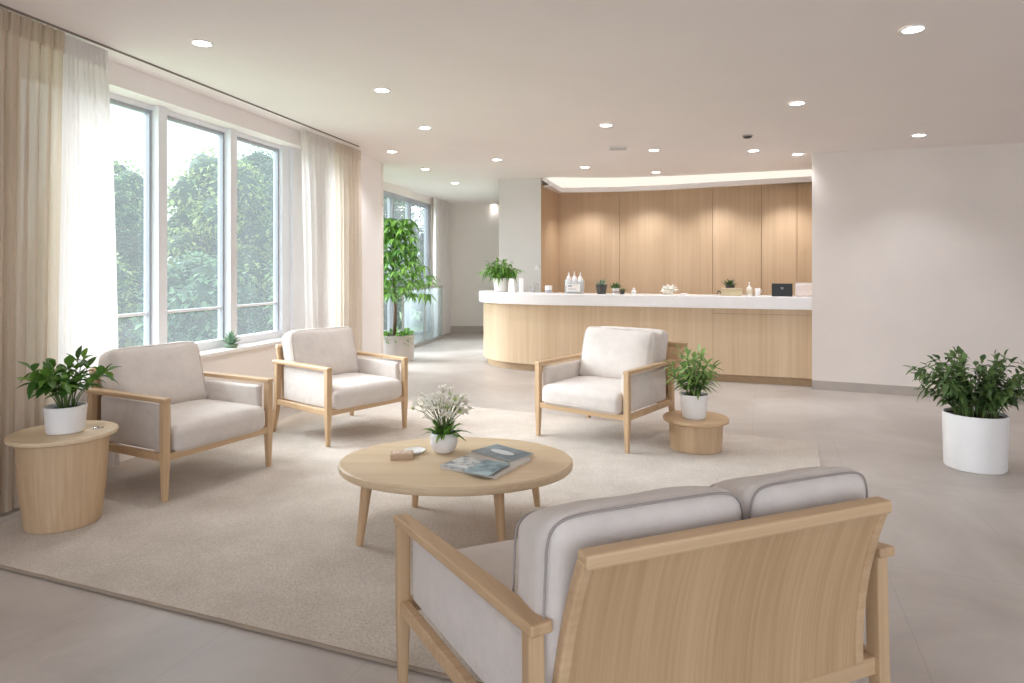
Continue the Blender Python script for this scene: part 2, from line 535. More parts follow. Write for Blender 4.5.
# big window
FN = 0.175
win = MB()
lw_prism(win, WIN_A, WIN_B, FN, FN + 0.09, SILL_Z, SILL_Z + 0.075)
lw_prism(win, WIN_A, WIN_B, FN, FN + 0.09, 2.69, HEAD_Z + 0.02)


def win_Y(px, n=FN):
    a = (px - 512) / F
    # solve (XW + KW*Y + OUT.x*n) = a * (Y + OUT.y*n)
    return (XW + OUT.x * n - a * OUT.y * n) / (a - KW)


Ym = [WIN_A, win_Y(158), win_Y(229.5), win_Y(283.5), WIN_B]
hw_ = 0.045
lw_prism(win, WIN_A, WIN_A + 0.08, FN, FN + 0.09, SILL_Z, HEAD_Z)
lw_prism(win, WIN_B - 0.08, WIN_B, FN, FN + 0.09, SILL_Z, HEAD_Z)
for Y in Ym[1:3]:
    lw_prism(win, Y - hw_, Y + hw_, FN - 0.05, FN + 0.09, SILL_Z, HEAD_Z)
lw_prism(win, Ym[3] - 0.05, Ym[3] + 0.08, FN - 0.02, FN + 0.09, SILL_Z, HEAD_Z)
lw_prism(win, Ym[3] + 0.08, Ym[3] + 0.33, FN - 0.06, FN + 0.09, SILL_Z, HEAD_Z)
wo = struct(win.build('window_1', FRAMEM, bevel=0.004), 'wide white framed window looking onto green trees', 'window')
tr = MB()
segs_ = [(Ym[0] + 0.08, Ym[1] - hw_), (Ym[1] + hw_, Ym[2] - hw_), (Ym[2] + hw_, Ym[3] - 0.05), (Ym[3] + 0.33, Ym[4] - 0.08)]  # last pane is unseen, added behind the right sheer to light it
for a, b in segs_:
    gm = MB(); lw_prism(gm, a, b, FN + 0.05, FN + 0.056, SILL_Z + 0.07, 2.70)
    gm.build('pane', GLASS, wo)
    bm_ = MB(); lw_prism(bm_, a, b, FN + 0.035, FN + 0.07, 1.035, 1.058)
    bm_.build('glazing_bar', FRAMEM, wo)
    gk = MB()
    for y0, y1 in ((a, a + 0.022), (b - 0.022, b)):
        lw_prism(gk, y0, y1, FN + 0.02, FN + 0.075, SILL_Z + 0.07, 2.70)
    lw_prism(gk, a, b, FN + 0.02, FN + 0.075, 2.665, 2.70)
    gk.build('sash', FRAMEG, wo)

# pier's end and the far window wall
gw = MB()
def g_prism(mb, Y0, Y1, n0, n1, z0, z1):
    return mb.poly_prism([(GX(Y0) - n0, Y0), (GX(Y1) - n0, Y1), (GX(Y1) - n1, Y1), (GX(Y0) - n1, Y0)], z0, z1)
g_prism(gw, 9.1, 14.6, 0, 0.15, 2.74, 3.0)
g_prism(gw, 9.1, 14.6, 0, 0.15, 0, 0.10)
g_prism(gw, 13.35, 14.6, 0, 0.15, 0, 3.0)
gw.poly_prism([(GX(9.1) - 0.15, 8.8), (-1.80, 8.87), (-1.80, 9.1), (GX(9.1) - 0.15, 9.1)], 0, 3.0)
struct(gw.build('wall_left_far', WALLM), 'off white wall along the far passage', 'wall')
w2 = MB()
for Y, h in ((9.14, .04), (10.2, .04), (11.35, .035), (12.2, .035), (13.28, .07)):
    g_prism(w2, Y - h, Y + h, 0.03, 0.12, 0.10, 2.74)
g_prism(w2, 9.1, 13.35, 0.03, 0.12, 2.66, 2.74); g_prism(w2, 9.1, 13.35, 0.03, 0.12, 0.10, 0.17)
w2o = struct(w2.build('window_2', FRAMEG), 'tall grey framed window in the far passage', 'window')
for a, b in ((9.18, 10.16), (10.24, 11.315), (11.385, 12.165), (12.235, 13.21)):
    gm = MB(); g_prism(gm, a, b, 0.07, 0.076, 0.16, 2.67); gm.build('pane', GLASS, w2o)

we = MB().poly_prism([(-1.9, 14.4), (2.2, 14.4), (2.2, 14.6), (-1.9, 14.6)], 0, 3.0).build('wall_end', WALLM)
struct(we, 'off white end wall of the far passage', 'wall')
bb = MB().box(-1.44, 1.2, 14.37, 14.4, 0, 0.16).build('baseboard_end', BASEM)
struct(bb, 'grey baseboard of the far passage', 'baseboard')

# grey wall at the desk's left end and the oak recess behind the desk
KB = -0.37
G0, G1 = V((-0.208, 10.35)), V((0.451, 10.11))
gp = MB().poly_prism([G0, G1, (0.49, 10.37), (0.15, 14.4), (-0.14, 14.4)], 0, lambda x, y: ceil_z(x) + 0.05).build('wall_desk_side', WALLG)
struct(gp, 'pale grey wall at the left end of the reception desk', 'wall')

ow = MB()
B0 = V((0.779, 11.0)); bd = V((1, KB)).normalized(); bn = V((-bd.y, bd.x))
def bw(s, n): p = B0 + bd * s + bn * n; return (p.x, p.y)
seam_px = [558, 619.5, 712.5, 761.5, 797, 830]
ss = []
for px in seam_px:
    a = (px - 512) / F     # B0 + bd*s on ray
    ss.append((a * B0.y - B0.x) / (bd.x - a * bd.y))
ss[0] = 0.0
ow.poly_prism([bw(-0.1, 0.03), bw(ss[-1] + 0.6, 0.03), bw(ss[-1] + 0.6, 0.25), bw(-0.1, 0.25)], 0, 2.85)
ob = struct(ow.build('wall_back', DARK), 'oak clad back wall behind the reception desk', 'wall')
for i in range(len(ss) - 1):
    a, b = ss[i], ss[i + 1]
    g = 0.003
    MB().poly_prism([bw(a + g, 0.0), bw(b - g, 0.0), bw(b - g, 0.05), bw(a + g, 0.05)], 0, 2.74).build('oak_panel', WPANEL, ob)
# oak side return
MB().poly_prism([(0.452, 10.112), (0.79, 11.02), (0.70, 11.05), (0.40, 10.2)], 0, 2.74).build('oak_return', WPANEL, ob)

# right wall block
R0, R1 = V((3.53, 7.65)), V((7.4, 7.65 - 0.464 * 3.87))
rw = MB().poly_prism([R0, R1, (8.4, 9.6), (5.2, 11.2), (4.63, 9.62)], 0, lambda x, y: ceil_z(x) + 0.05).build('wall_right', WALLM)
struct(rw, 'broad off white plaster wall at right', 'wall')
rd = (R1 - R0).normalized(); rn = V((rd.y, -rd.x))
bp = [R0 + rn * 0.012, R1 + rn * 0.012, R1 + rn * 0.0, R0 + rn * 0.0]
struct(MB().poly_prism([tuple(p) for p in bp], 0, 0.105).build('baseboard_right', BASEM), 'grey baseboard along the right wall', 'baseboard')

rs = MB().box(6.4, 6.6, -2.5, 6.25, 0, 3.0).build('wall_right_blocker', WALLM)  # unseen wall added to keep sky light out from the right
struct(rs, 'unseen off white wall added at right to block side light', 'wall')

# soffit with cove light above the desk
sof = [(0.462, 10.13), (0.50, 10.05), (0.58, 10.0), (0.75, 9.97), (1.05, 9.96), (1.65, 9.88), (2.34, 9.62), (3.2, 9.17), (4.22, 8.66)]
back = [(4.75, 9.75), bw(ss[-1], -0.0), bw(0, -0.0)]
def sz(x): return max(2.595, 2.80 - .8 * (x - .462))
so = MB().poly_prism([(x + .03, y + .07) for x, y in sof] + back, 2.70, 2.72).build('trim_2', CEIL)
fa = MB()
fa.loft([[(x, y, sz(x)), (x + .02, y + .06, sz(x)), (x + .02, y + .06, sz(x) + .068), (x, y, sz(x) + .068)] for x, y in sof])
fa.build('added_fascia', CEIL, so)  # upright face added to catch room light as the pale band
struct(so, 'curved white soffit with warm cove light above the desk', 'soffit')
cv = MB()
cv.loft([[(x + .012, y + .03, sz(x) + .055), (x + .03, y + .07, sz(x) + .055), (x + .03, y + .07, ceil_z(x) + .02), (x + .012, y + .03, ceil_z(x) + .02)] for x, y in sof])
cv.build('light_strip', COVEM, so)

# ------------------------------------------------------------------ curtain track and curtains
XT = -3.825                                  # the ceiling track's line
def tk(Y, n=0.0):
    return (XT + KW * Y + OUT.x * n, Y + OUT.y * n)


tm = MB()
p0, p1 = tk(2.0), tk(7.75)
tm.beam((p0[0], p0[1], ceil_z(p0[0]) - 0.004), (p1[0], p1[1], ceil_z(p1[0]) - 0.004), 0.014, 0.012)
tag(tm.build('curtain_track', TRACKM), 'thin grey curtain track along the ceiling in front of the window', 'curtain track')


def curtain(name, Y0t, Y1t, Y0b, Y1b, n, amp, folds, mat, seed, label, ntop=None):
    rnd = random.Random(seed)
    root = empty(name, (tk((Y0b + Y1b) / 2, n)[0], (Y0b + Y1b) / 2, 0))
    tag(root, label, 'curtain')
    nx, nz = folds * 14, 22
    ph = [rnd.uniform(0, 6.28) for _ in range(4)]
    def pt(u, w):
        zt = ceil_z(tk(Y0t)[0]) - 0.018
        z = 0.022 + (zt - 0.022) * w
        t = min(1, max(0, (1 - w) / 0.95)) ** 0.8
        Y = (Y0t + (Y1t - Y0t) * u) * (1 - t) + (Y0b + (Y1b - Y0b) * u) * t
        k = 0.45 + 0.55 * min(1, (1 - w) * 4)
        th = 2 * PI * folds * u + 0.8 * math.sin(2 * PI * 1.3 * u + ph[0]) + 0.25 * math.sin(3 * w + ph[1] + 9 * u)
        off = amp * k * (math.sin(th) + 0.35 * math.sin(2.3 * th + ph[2]))
        if w > 0.955:
            off = amp * 0.40 * math.sin(th) + amp * 0.35 * math.sin(3 * th)
        x, y = tk(Y, (n if ntop is None else n + (ntop - n) * w) + off * 0.9)
        return V((x, y + 0.01 * math.cos(th), z)) - root.location
    mb = MB()
    g = [[mb.bm.verts.new(pt(i / nx, j / nz)) for i in range(nx + 1)] for j in range(nz + 1)]
    for j in range(nz):
        for i in range(nx):
            mb.bm.faces.new((g[j][i], g[j][i + 1], g[j + 1][i + 1], g[j + 1][i]))
    mb.build('curtain_panel', mat, root, smooth=True)
    hb = MB()
    g = [[mb2 for mb2 in [hb.bm.verts.new(pt(i / nx, 0.957 + 0.043 * j) + V((0.006, -0.002, 0.0))) for i in range(nx + 1)]] for j in range(2)]
    for i in range(nx):
        hb.bm.faces.new((g[0][i], g[0][i + 1], g[1][i + 1], g[1][i]))
    hb.build('heading_tape', mat, root, smooth=True)
    return root


def tY(px, n=0.12):
    a = (px - 512) / F
    return (XT + OUT.x * n - a * OUT.y * n) / (a - KW)


curtain('linen_curtain', 2.6, tY(62, .03), 2.6, tY(53, .03), 0.03, 0.030, 22, LINEN, 3, 'beige linen curtain hanging behind the side table at far left')
curtain('sheer_curtain', tY(61, .04), tY(105, .04), tY(53), tY(123), 0.165, 0.026, 9, SHEER1, 5, 'white sheer curtain bunched at the left edge of the big window', .04)
curtain('sheer_curtain', tY(299), tY(331), tY(306), tY(331), 0.09, 0.03, 6, SHEER, 8, 'white sheer curtain at the right edge of the big window')
curtain('linen_curtain', tY(331), tY(357), tY(331), tY(358), 0.09, 0.032, 6, LINEN2, 9, 'cream linen curtain against the wall pier right of the big window')
# far passage curtain
far = empty('linen_curtain', (GX(13.9) + 0.12, 13.75, 0)); tag(far, 'pale curtain at the far end of the passage beyond the tall plant', 'curtain')
mb = MB(); nx, nz = 60, 8
g = []
for j in range(nz + 1):
    row = []
    for i in range(nx + 1):
        u = i / nx; Y = 13.1 + 1.15 * u
        row.append(mb.bm.verts.new(V((GX(Y) + 0.11 + 0.035 * math.sin(2 * PI * 7 * u + 0.5 * math.sin(j)), Y, 0.03 + (ceil_z(-1.5) - 0.04) * j / nz)) - far.location))
    g.append(row)
for j in range(nz):
    for i in range(nx): mb.bm.faces.new((g[j][i], g[j][i + 1], g[j + 1][i + 1], g[j + 1][i]))
mb.build('curtain_panel', SHEER, far, smooth=True)

# glass balustrade in the passage
ba = empty('glass_balustrade', (GX(12) + 0.4, 12.4, 0)); tag(ba, 'low glass balustrade with a metal handrail in the far passage', 'balustrade')
def bal(Y, n, z): return V((GX(Y) + n, Y, z)) - ba.location
for a, b in ((11.2, 12.25), (12.3, 13.3)):
    m_ = MB(); m_.loft([[bal(a, .20, .06), bal(b, .20, .06), bal(b, .214, .06), bal(a, .214, .06)], [bal(a, .20, 1.05), bal(b, .20, 1.05), bal(b, .214, 1.05), bal(a, .214, 1.05)]])
    m_.build('glass_panel', BGLASS, ba)
m_ = MB().beam(bal(11.1, .207, 1.07), bal(13.35, .207, 1.07), 0.05, 0.035); m_.build('handrail', STEEL, ba, bevel=0.005)
for Y in (11.17, 12.27, 13.33):
    MB().beam(bal(Y, .207, 0), bal(Y, .207, 1.06), 0.04, 0.03, up=(0, 1, 0)).build('post', STEEL, ba)
MB().beam(bal(11.1, .207, 0.03), bal(13.35, .207, 0.03), 0.05, 0.06).build('base_rail', STEEL, ba)

# ------------------------------------------------------------------ rug
def tl(Y, k): return (XT + KW * Y + k, Y)


rm = MB()
ra = V((-2.88, 2.304 + 0.379 * 2.448)); rb = V((0.98, 2.304 - 0.379 * 1.412)); rc = V((2.45, 5.22)); rdv = V((-1.82, 7.28))
edge = []
def seg(a, b, n):
    for i in range(n):
        p = a.lerp(b, i / n); edge.append((p.x + 0.004 * noise.noise(V((i * 0.7, a.x, 0))), p.y + 0.004 * noise.noise(V((i * 0.7, a.x, 5)))))
seg(ra, rb, 40); seg(rb, rc, 30); seg(rc, rdv, 40); seg(rdv, ra, 30)
rm.poly_prism(edge, 0.0, 0.014)
tag(rm.build('area_rug', rug_mat(), bevel=0.004), 'large beige woven rug under the seating group', 'rug')
hm = MB()
e3 = [V((x, y, 0.008)) for x, y in edge]
hm.tube(e3[:41], 0.0085, 6)
hm.build('rug_binding', plain('rug_edge', srgb(150, 134, 116), 0.9), bpy.data.objects['area_rug'], smooth=True)
RZ = 0.0145

# ------------------------------------------------------------------ seating
def make_seat(name, W, D, splay, arm_front, arm_back, ncush, seat_top, panel, back_h, pad=False, rail_z=0.262, lift=None, pdx=0.0):
    """local frame: front at -y; W = post spacing at the back, front is W + 2*splay."""
    root = empty(name)
    if not isinstance(splay, dict): splay = {-1: splay, 1: splay}
    def hw(y, s=1): return W / 2 + splay[s] * (D / 2 - y) / D
    yf, yb = -D / 2, D / 2
    for s in (-1, 1):
        x = s * hw(yf, s)
        MB().posts([((x, yf, RZ + .0005 if lift == s else 0), .030, .030), ((x, yf, rail_z - .03), .044, .044), ((x, yf, arm_front - .012 - (.065 if lift == s else 0)), .044, .044)]).build('leg', WZ, root, bevel=.005)
        x = s * hw(yb, s)
        MB().posts([((x + s * .012, yb + .045, 0), .030, .032), ((x, yb + .008, rail_z - .03), .042, .046), ((x, yb, arm_back - .012), .040, .046)]).build('leg', WZ, root, bevel=.005)
        p = V((s * hw(yf - .025, s), yf - .025, arm_front - (.065 if lift == s else 0))); q = V((s * hw(yb + .04, s), yb + .04, arm_back))
        MB().beam(p, q, .052, .028, w2=.060).build('armrest', WY, root, bevel=.006)
        # upholstered side panel
        a, b = yf + .03, yb - .05
        xin = lambda y: s * (hw(y, s) - .045)
        m = (a + b) / 2
        o = cushion_mb((.026), (b - a) / 2, (arm_front - .03 - rail_z - .022) / 2, .018, (.012, 0, 0), 10, .002, s + 3.0,
                       xf=lambda v: V((xin(v.y + m) + v.x, v.y + m, v.z + (arm_front - .03 + rail_z + .022) / 2))).build('side_panel', FAB, root, smooth=True)
    fr = MB()
    fr.beam((-hw(yf, -1), yf, rail_z), (hw(yf), yf, rail_z), .03, .045)
    fr.beam((-hw(yb), yb, rail_z), (hw(yb), yb, rail_z), .03, .05)
    for s in (-1, 1):
        fr.beam((s * hw(yf, s), yf, rail_z), (s * hw(yb, s), yb, rail_z), .03, .045)
    fr.build('seat_frame', WX, root, bevel=.004)
    # seat cushion(s)
    y0, y1 = yf - .04, yb - .06
    z0, z1 = rail_z + .015, seat_top
    for i in range(1):
        cy, cz = (y0 + y1) / 2, (z0 + z1) / 2
        xs = lambda y, x: (hw(y, 1 if x > 0 else -1) - (.048 if ncush == 1 else .07)) / (W / 2)
        cu = cushion_mb(W / 2, (y1 - y0) / 2, (z1 - z0) / 2, .045, (.0, .012, .028), 16, .004, 1.3,
                        xf=lambda v: V((v.x * xs(v.y + cy, v.x), v.y + cy, v.z + cz))).build('seat_cushion', FAB, root, smooth=True)
        pp = []
        n = 60
        for k in range(n):
            t = k / n * 2 * PI
            c_, s_ = math.cos(t), math.sin(t)
            ex = math.copysign(abs(c_) ** .12, c_) * (W / 2 - .002); ey = math.copysign(abs(s_) ** .12, s_) * ((y1 - y0) / 2 + .004)
            pp.append((ex * xs(ey + cy, ex), ey + cy, z0 + .028))
        MB().tube(pp, .0045, 6, closed=True).build('piping', FAB, cu, smooth=True)
    # back cushions
    tilt = math.radians(17 if ncush == 1 else 6)
    tot = W - .13 if ncush == 1 else W - .02
    spans = [(-tot / 2, tot / 2)] if ncush == 1 else [(-tot / 2 + .05, -.045), (-.045, tot / 2)]
    for i, (xa, xb) in enumerate(spans):
        cw, cx = xb - xa, (xa + xb) / 2
        t_ = .085 if ncush == 1 else .10
        ctr = V((cx, (yb - .055 if not pad else yb - .14) if ncush == 1 else yb - .072, seat_top + back_h / 2 - .035))
        M = Matrix.Translation(ctr) @ Matrix.Rotation(-tilt, 4, 'X')
        shr = 0 if ncush == 1 else .40
        ben = lambda v, M=M: M @ V((v.x, v.y - .012 * abs(v.z / (back_h / 2)) ** 2, v.z + shr * v.y * max(0, v.z / (back_h / 2))))
        bc = cushion_mb(cw / 2 - .002, t_, back_h / 2, .055 if ncush > 1 else .05, (.006, .045, .010, .008), 18, .008, 2.0 + i, xf=ben).build('back_cushion', FAB, root, smooth=True)
        for sy in (-1, 1):
            pp = []
            for k in range(72):
                t = k / 72 * 2 * PI
                c_, s_ = math.cos(t), math.sin(t)
                q = V((math.copysign(abs(c_) ** .22, c_) * (cw / 2 - .010), sy * (t_ - .012), math.copysign(abs(s_) ** .22, s_) * (back_h / 2 - .008)))
                q = bulge_pt(q, (cw / 2 - .002, t_, back_h / 2), (.006, .045, .010, .008))
                pp.append(ben(q))
            MB().tube(pp, .0042 if ncush == 1 else .0032, 6, closed=True).build('piping', SEAM if ncush > 1 else FAB, bc, smooth=True)
    if pad:
        ctr = V((.03, yb - .03, seat_top + back_h / 2 - .025))
        M = Matrix.Translation(ctr) @ Matrix.Rotation(-tilt, 4, 'X')
        cushion_mb(W / 2 - .075, .06, back_h / 2, .045, (.0, .02, .01), 14, .004, 7.0, xf=lambda v: M @ v).build('back_pad', FAB, root, smooth=True)
    # wooden back panel
    bw_, tw_, zt, lean, yb0 = panel
    bp = MB()
    t = .022
    zb = rail_z + .02
    cur = 2.0 if ncush > 1 else 1.2
    def sec(q): return bw_ + (tw_ - bw_) * q, yb0 + lean * q ** cur, zb + (zt - zb) * q
    secs = [sec(i / 10) for i in range(11)]
    bp.loft([[(pdx - x, y, z), (pdx + x, y, z), (pdx + x, y + t, z), (pdx - x, y + t, z)] for x, y, z in secs])
    po = bp.build('back_panel', WBACK, root, bevel=.003)
    rm_ = MB()
    rm_.beam((pdx - tw_ - .012, yb0 + lean + t / 2, zt), (pdx + tw_ + .012, yb0 + lean + t / 2, zt), .046, .034)
    for s in (-1, 1):
        rm_.loft([[(pdx + s * x - .016, y - .006, z), (pdx + s * x + .016, y - .006, z), (pdx + s * x + .016, y + t + .006, z), (pdx + s * x - .016, y + t + .006, z)] for x, y, z in secs])
    rm_.build('panel_frame', WX, po, bevel=.007)
    return root


def place_seat(o, FL, FR, W):
    """put a chair's front legs at the floor points FL and FR (as seen from its front)"""
    d = (FR - FL).normalized(); rz = math.atan2(d.y, d.x)
    mid = (FL + FR) / 2
    D = o['depth']
    bk = V((-d.y, d.x, 0))
    c = mid + bk * D / 2
    o.location = (c.x, c.y, RZ); o.rotation_euler = (0, 0, rz)


CW, CD = 0.79, 0.72
ch = make_seat('lounge_armchair', CW, CD, 0.0, 0.605, 0.605, 1, 0.435, (0.335, 0.345, 0.72, 0.08, CD / 2 - .01), 0.45)
ch['depth'] = CD
GRP = 'oak framed lounge armchairs around the coffee table'
place_seat(ch, on_floor(168, 503), on_floor(266, 469), CW)
tag(ch, 'grey cushioned oak armchair beside the tall drum side table at left', 'armchair', GRP)
c2 = copy_tree(ch)
place_seat(c2, on_floor(326, 449), on_floor(406, 429), CW)
tag(c2, 'grey cushioned oak armchair in front of the window curtain, second from the left', 'armchair', GRP)
c3 = make_seat('lounge_armchair', CW + .04, 0.78, 0.0, 0.605, 0.605, 1, 0.435, (0.37, 0.46, 0.735, 0.20, 0.78 / 2 - .01), 0.46, pad=True)
c3['depth'] = 0.78
place_seat(c3, on_floor(537, 437), on_floor(629, 455), CW)
tag(c3, 'grey cushioned oak armchair in front of the reception desk beside the low stool table', 'armchair', GRP)
for o in (ch, c2, c3): del o['depth']

# sofa in the foreground, seen from behind
sb_l, sb_r, sf_l = V((.066, 1.486, 0)), V((1.085, 1.89, 0)), V((-.378, 2.19, 0))
u = (sb_r - sb_l).normalized(); nf = V((-u.y, u.x, 0))
SW = (sb_r - sb_l).length
SD = (sf_l - sb_l).dot(nf); SPL = -(sf_l - sb_l).dot(u)
SW -= .017
sofa = make_seat('loveseat_sofa', SW, SD, {1: SPL - .03, -1: 0.0}, 0.556, 0.60, 2, 0.42, (SW / 2 - .070, SW / 2 - .096, 0.775, 0.105, SD / 2 - .005), 0.435, rail_z=0.27, lift=-1, pdx=.018)
cm = (sb_l + sb_r) / 2 + nf * SD / 2 - u * .0285
sofa.location = (cm.x, cm.y, RZ * 0)
sofa.rotation_euler = (0, 0, math.atan2(u.y, u.x) + PI)
tag(sofa, 'two seat oak loveseat with grey cushions in the foreground, seen from behind', 'sofa')

# ------------------------------------------------------------------ coffee table
ct = empty('coffee_table', (-.305, 3.58, RZ)); tag(ct, 'round pale oak coffee table with splayed legs on the rug', 'coffee table')
TZ = 0.36
MB().lathe([(0, .315 - RZ), (.985, .315 - RZ), (.997, .322 - RZ), (1, .335 - RZ), (.998, .352 - RZ), (.985, TZ - RZ), (0, TZ - RZ)], n=96, sx=.64, sy=.475).build('tabletop', WPALE, ct, smooth=True, angle=.6)
for x, y in ((-.43, -.28), (.235, -.30), (-.245, .21), (.42, .22)):
    l = MB().lathe([(.0, 0), (.017, 0), (.018, .004), (.030, .312), (.0, .312)], n=16).build('leg', WZ, ct, smooth=True, angle=.6)
    for v in l.data.vertices:
        k = 1 - v.co.z / .312
        v.co.x += x * (1 + .08 * k) ; v.co.y += y * (1 + .08 * k)
TT = TZ

# ------------------------------------------------------------------ side tables
tl_c = V((-2.47, 3.58))
st = empty('side_table', (tl_c.x, tl_c.y, RZ)); tag(st, 'tall oval oak drum side table at the left edge beside an armchair', 'side table')
MB().lathe([(0, 0), (.174, 0), (.179, .004), (.204, .22), (.217, .47), (0, .47)], n=64).build('drum_base', WDRUM, st, smooth=True, angle=.6)
MB().lathe([(0, .468), (.238, .468), (.256, .476), (.26, .486), (.258, .496), (.25, .5), (0, .5)], n=72).build('tabletop', WPALE, st, smooth=True, angle=.6)
MB().lathe([(0, .4995), (.028, .4995), (.03, .5025), (.02, .503), (.018, .5008), (0, .5008)], c=(.15, .06, 0), n=24).build('cable_grommet', CHROME, st, smooth=True, angle=.6)

tr_c = V((1.43, 5.06))
st2 = empty('stool_table', (tr_c.x, tr_c.y, RZ)); tag(st2, 'low round oak drum stool table holding a potted plant', 'side table')
MB().lathe([(0, 0), (.19, 0), (.195, .004), (.205, .215), (0, .215)], n=64).build('drum_base', WDRUM, st2, smooth=True, angle=.6)
MB().lathe([(0, .213), (.235, .213), (.248, .219), (.25, .229), (.248, .24), (.24, .246), (0, .246)], n=72).build('tabletop', wood('oak_stool_top', 'x', OAK_LO, OAK_HI), st2, smooth=True, angle=.6)

# ------------------------------------------------------------------ plants
def pot(root, r0, r1, h, mat, z0=0.0, lip=.008):
    MB().lathe([(0, z0), (r0 - .006, z0), (r0, z0 + .006), (r1, z0 + h - .004), (r1 - .003, z0 + h), (r1 - lip, z0 + h), (r1 - lip - .004, z0 + h - .03), (0, z0 + h - .031)], n=48).build('pot', mat, root, smooth=True, angle=.6)
    MB().lathe([(0, z0 + h - .034), (r1 - lip - .003, z0 + h - .034), (r1 - lip - .006, z0 + h - .02), (0, z0 + h - .014)], n=32).build('soil', SOIL, root, smooth=True)


def stem_pts(base, az, lean, H, curve, n=7):
    pts = []
    for i in range(n):
        t = i / (n - 1)
        a = lean * (t ** curve)
        pts.append(V(base) + V((math.cos(az) * H * math.sin(a) * t, math.sin(az) * H * math.sin(a) * t, H * math.cos(a) * t)))
    return pts


def bush(root, seed, z0, rbase, stems, Hr, leanr, nleaf, Lr, Wk, start, leafm, stemm=STEM, droop=.35, pair=True, curve=.8, sr=.004, up=.35, fold=.35):
    rnd = random.Random(seed)
    fm, sm = MB(), MB()
    for k in range(stems):
        az = 2 * PI * (k * .618 + rnd.uniform(-.06, .06)); lean = leanr[0] + (leanr[1] - leanr[0]) * ((k + .5) / stems) ** .8 * rnd.uniform(.85, 1.1)
        H = rnd.uniform(*Hr)
        rb = rbase * math.sqrt(rnd.random())
        pts = stem_pts((rb * math.cos(az), rb * math.sin(az), z0), az, lean, H, curve)
        sm.tube(pts, sr, 5, r2=sr * .45)
        for i in range(nleaf):
            t = start + (1 - start) * (i + .5) / nleaf
            f = t * (len(pts) - 1); j = min(int(f), len(pts) - 2)
            p = pts[j].lerp(pts[j + 1], f - j); d = (pts[j + 1] - pts[j]).normalized()
            for s in ((-1, 1) if pair else (rnd.choice((-1, 1)),)):
                side = d.cross(V((0, 0, 1)))
                if side.length < .1: side = V((math.cos(az + 1.57), math.sin(az + 1.57), 0))
                side.normalize()
                rot = Matrix.Rotation(rnd.uniform(0, 6.28) if not pair else rnd.uniform(-.7, .7) + i * 1.57 * (0 if pair == 'flat' else 1), 4, d)
                ld = (rot @ (side * s)) + d * rnd.uniform(.3, .9) + V((0, 0, up * rnd.uniform(-.6, 1)))
                fm.leaf(p, ld, rnd.uniform(*Lr), rnd.uniform(*Lr) * Wk, droop * rnd.uniform(.4, 1.3), fold)
        fm.leaf(pts[-1], (pts[-1] - pts[-2]), rnd.uniform(*Lr), Lr[1] * Wk, droop * .5, fold)
    fm.build('foliage', leafm, root, smooth=True)
    sm.build('stems', stemm, root, smooth=True)


# plant on the left side table
p = empty('potted_plant', (-2.445, 3.56, RZ + .501)); tag(p, 'broad leaved green plant in a white pot on the tall drum side table', 'potted plant')
pot(p, .090, .102, .145, CERAM)
bush(p, 11, .12, .05, 20, (.17, .29), (.1, .8), 4, (.07, .10), .25, .45, LEAF_A, droop=.4, curve=.6, up=.5)
# plant on the stool table
p = empty('potted_plant', (1.405, 5.02, RZ + .246)); tag(p, 'slender leaved green plant in a white pot on the low stool table', 'potted plant')
pot(p, .088, .108, .185, CERAM)
bush(p, 23, .16, .05, 18, (.19, .36), (.05, .66), 8, (.07, .115), .16, .2, LEAF_B, droop=.5, curve=.7)
# right plant on the floor
p = empty('potted_plant', (3.29, 4.62, 0)); tag(p, 'bushy dark green plant in a large white cylinder pot on the floor at right', 'potted plant')
pot(p, .188, .198, .385, CERAM, lip=.012)
bush(p, 31, .35, .13, 70, (.26, .47), (.0, .9), 10, (.055, .085), .22, .25, LEAF_C, droop=.5, curve=.8, sr=.0045)
# succulent on the window sill
sy = 5.98
sp = lw(sy, .06)
p = empty('succulent_plant', (sp[0], sp[1], SILL_Z + .004)); tag(p, 'small grey green succulent sitting on the window sill', 'potted plant')
MB().lathe([(0, 0), (.05, 0), (.062, .03), (.055, .034), (0, .034)], n=24).build('dish', SUCC, p, smooth=True)
fm = MB(); rnd = random.Random(4)
for ring, (n, el, L_) in enumerate(((12, .35, .10), (10, .7, .10), (8, 1.05, .11), (5, 1.35, .12))):
    for k in range(n):
        az = 2 * PI * (k + .5 * ring) / n
        fm.leaf((0, 0, .03), (math.cos(az) * math.cos(el), math.sin(az) * math.cos(el), math.sin(el)), L_, .018, -.1, .4)
fm.build('foliage', SUCC, p, smooth=True)

# tall plant in the passage
p = empty('tall_potted_tree', (-1.83, 10.1, 0)); tag(p, 'tall leafy indoor tree in a taupe planter behind the wall pier', 'potted plant')
pot(p, .30, .315, .40, PLANTER, lip=.02)
MB().tube([(0, 0, .35), (.02, 0, .8), (-.02, .02, 1.4), (.01, 0, 2.0)], .028, 8, r2=.014).build('trunk', BARK, p, smooth=True)
fm, sm = MB(), MB(); rnd = random.Random(12)
for k in range(84):
    t = (k + .5) / 84; z = .88 + 1.22 * t
    az = k * 2.4; reach = (.60 - .38 * t) * rnd.uniform(.7, 1.1)
    e = V((math.cos(az) * reach, math.sin(az) * reach, z + .18 * rnd.uniform(.3, 1)))
    s0 = V((0, 0, z)); m_ = s0.lerp(e, .5) + V((0, 0, .06))
    sm.tube([s0, m_, e], .007, 5, r2=.003)
    for i in range(11):
        q = 2 * PI * i / 11
        d = V((math.cos(az), math.sin(az), 0)) * .5 + V((math.cos(q), math.sin(q), rnd.uniform(-.35, .15)))
        fm.leaf(e if i % 3 else m_, d, rnd.uniform(.11, .19), .024, .7, .3)
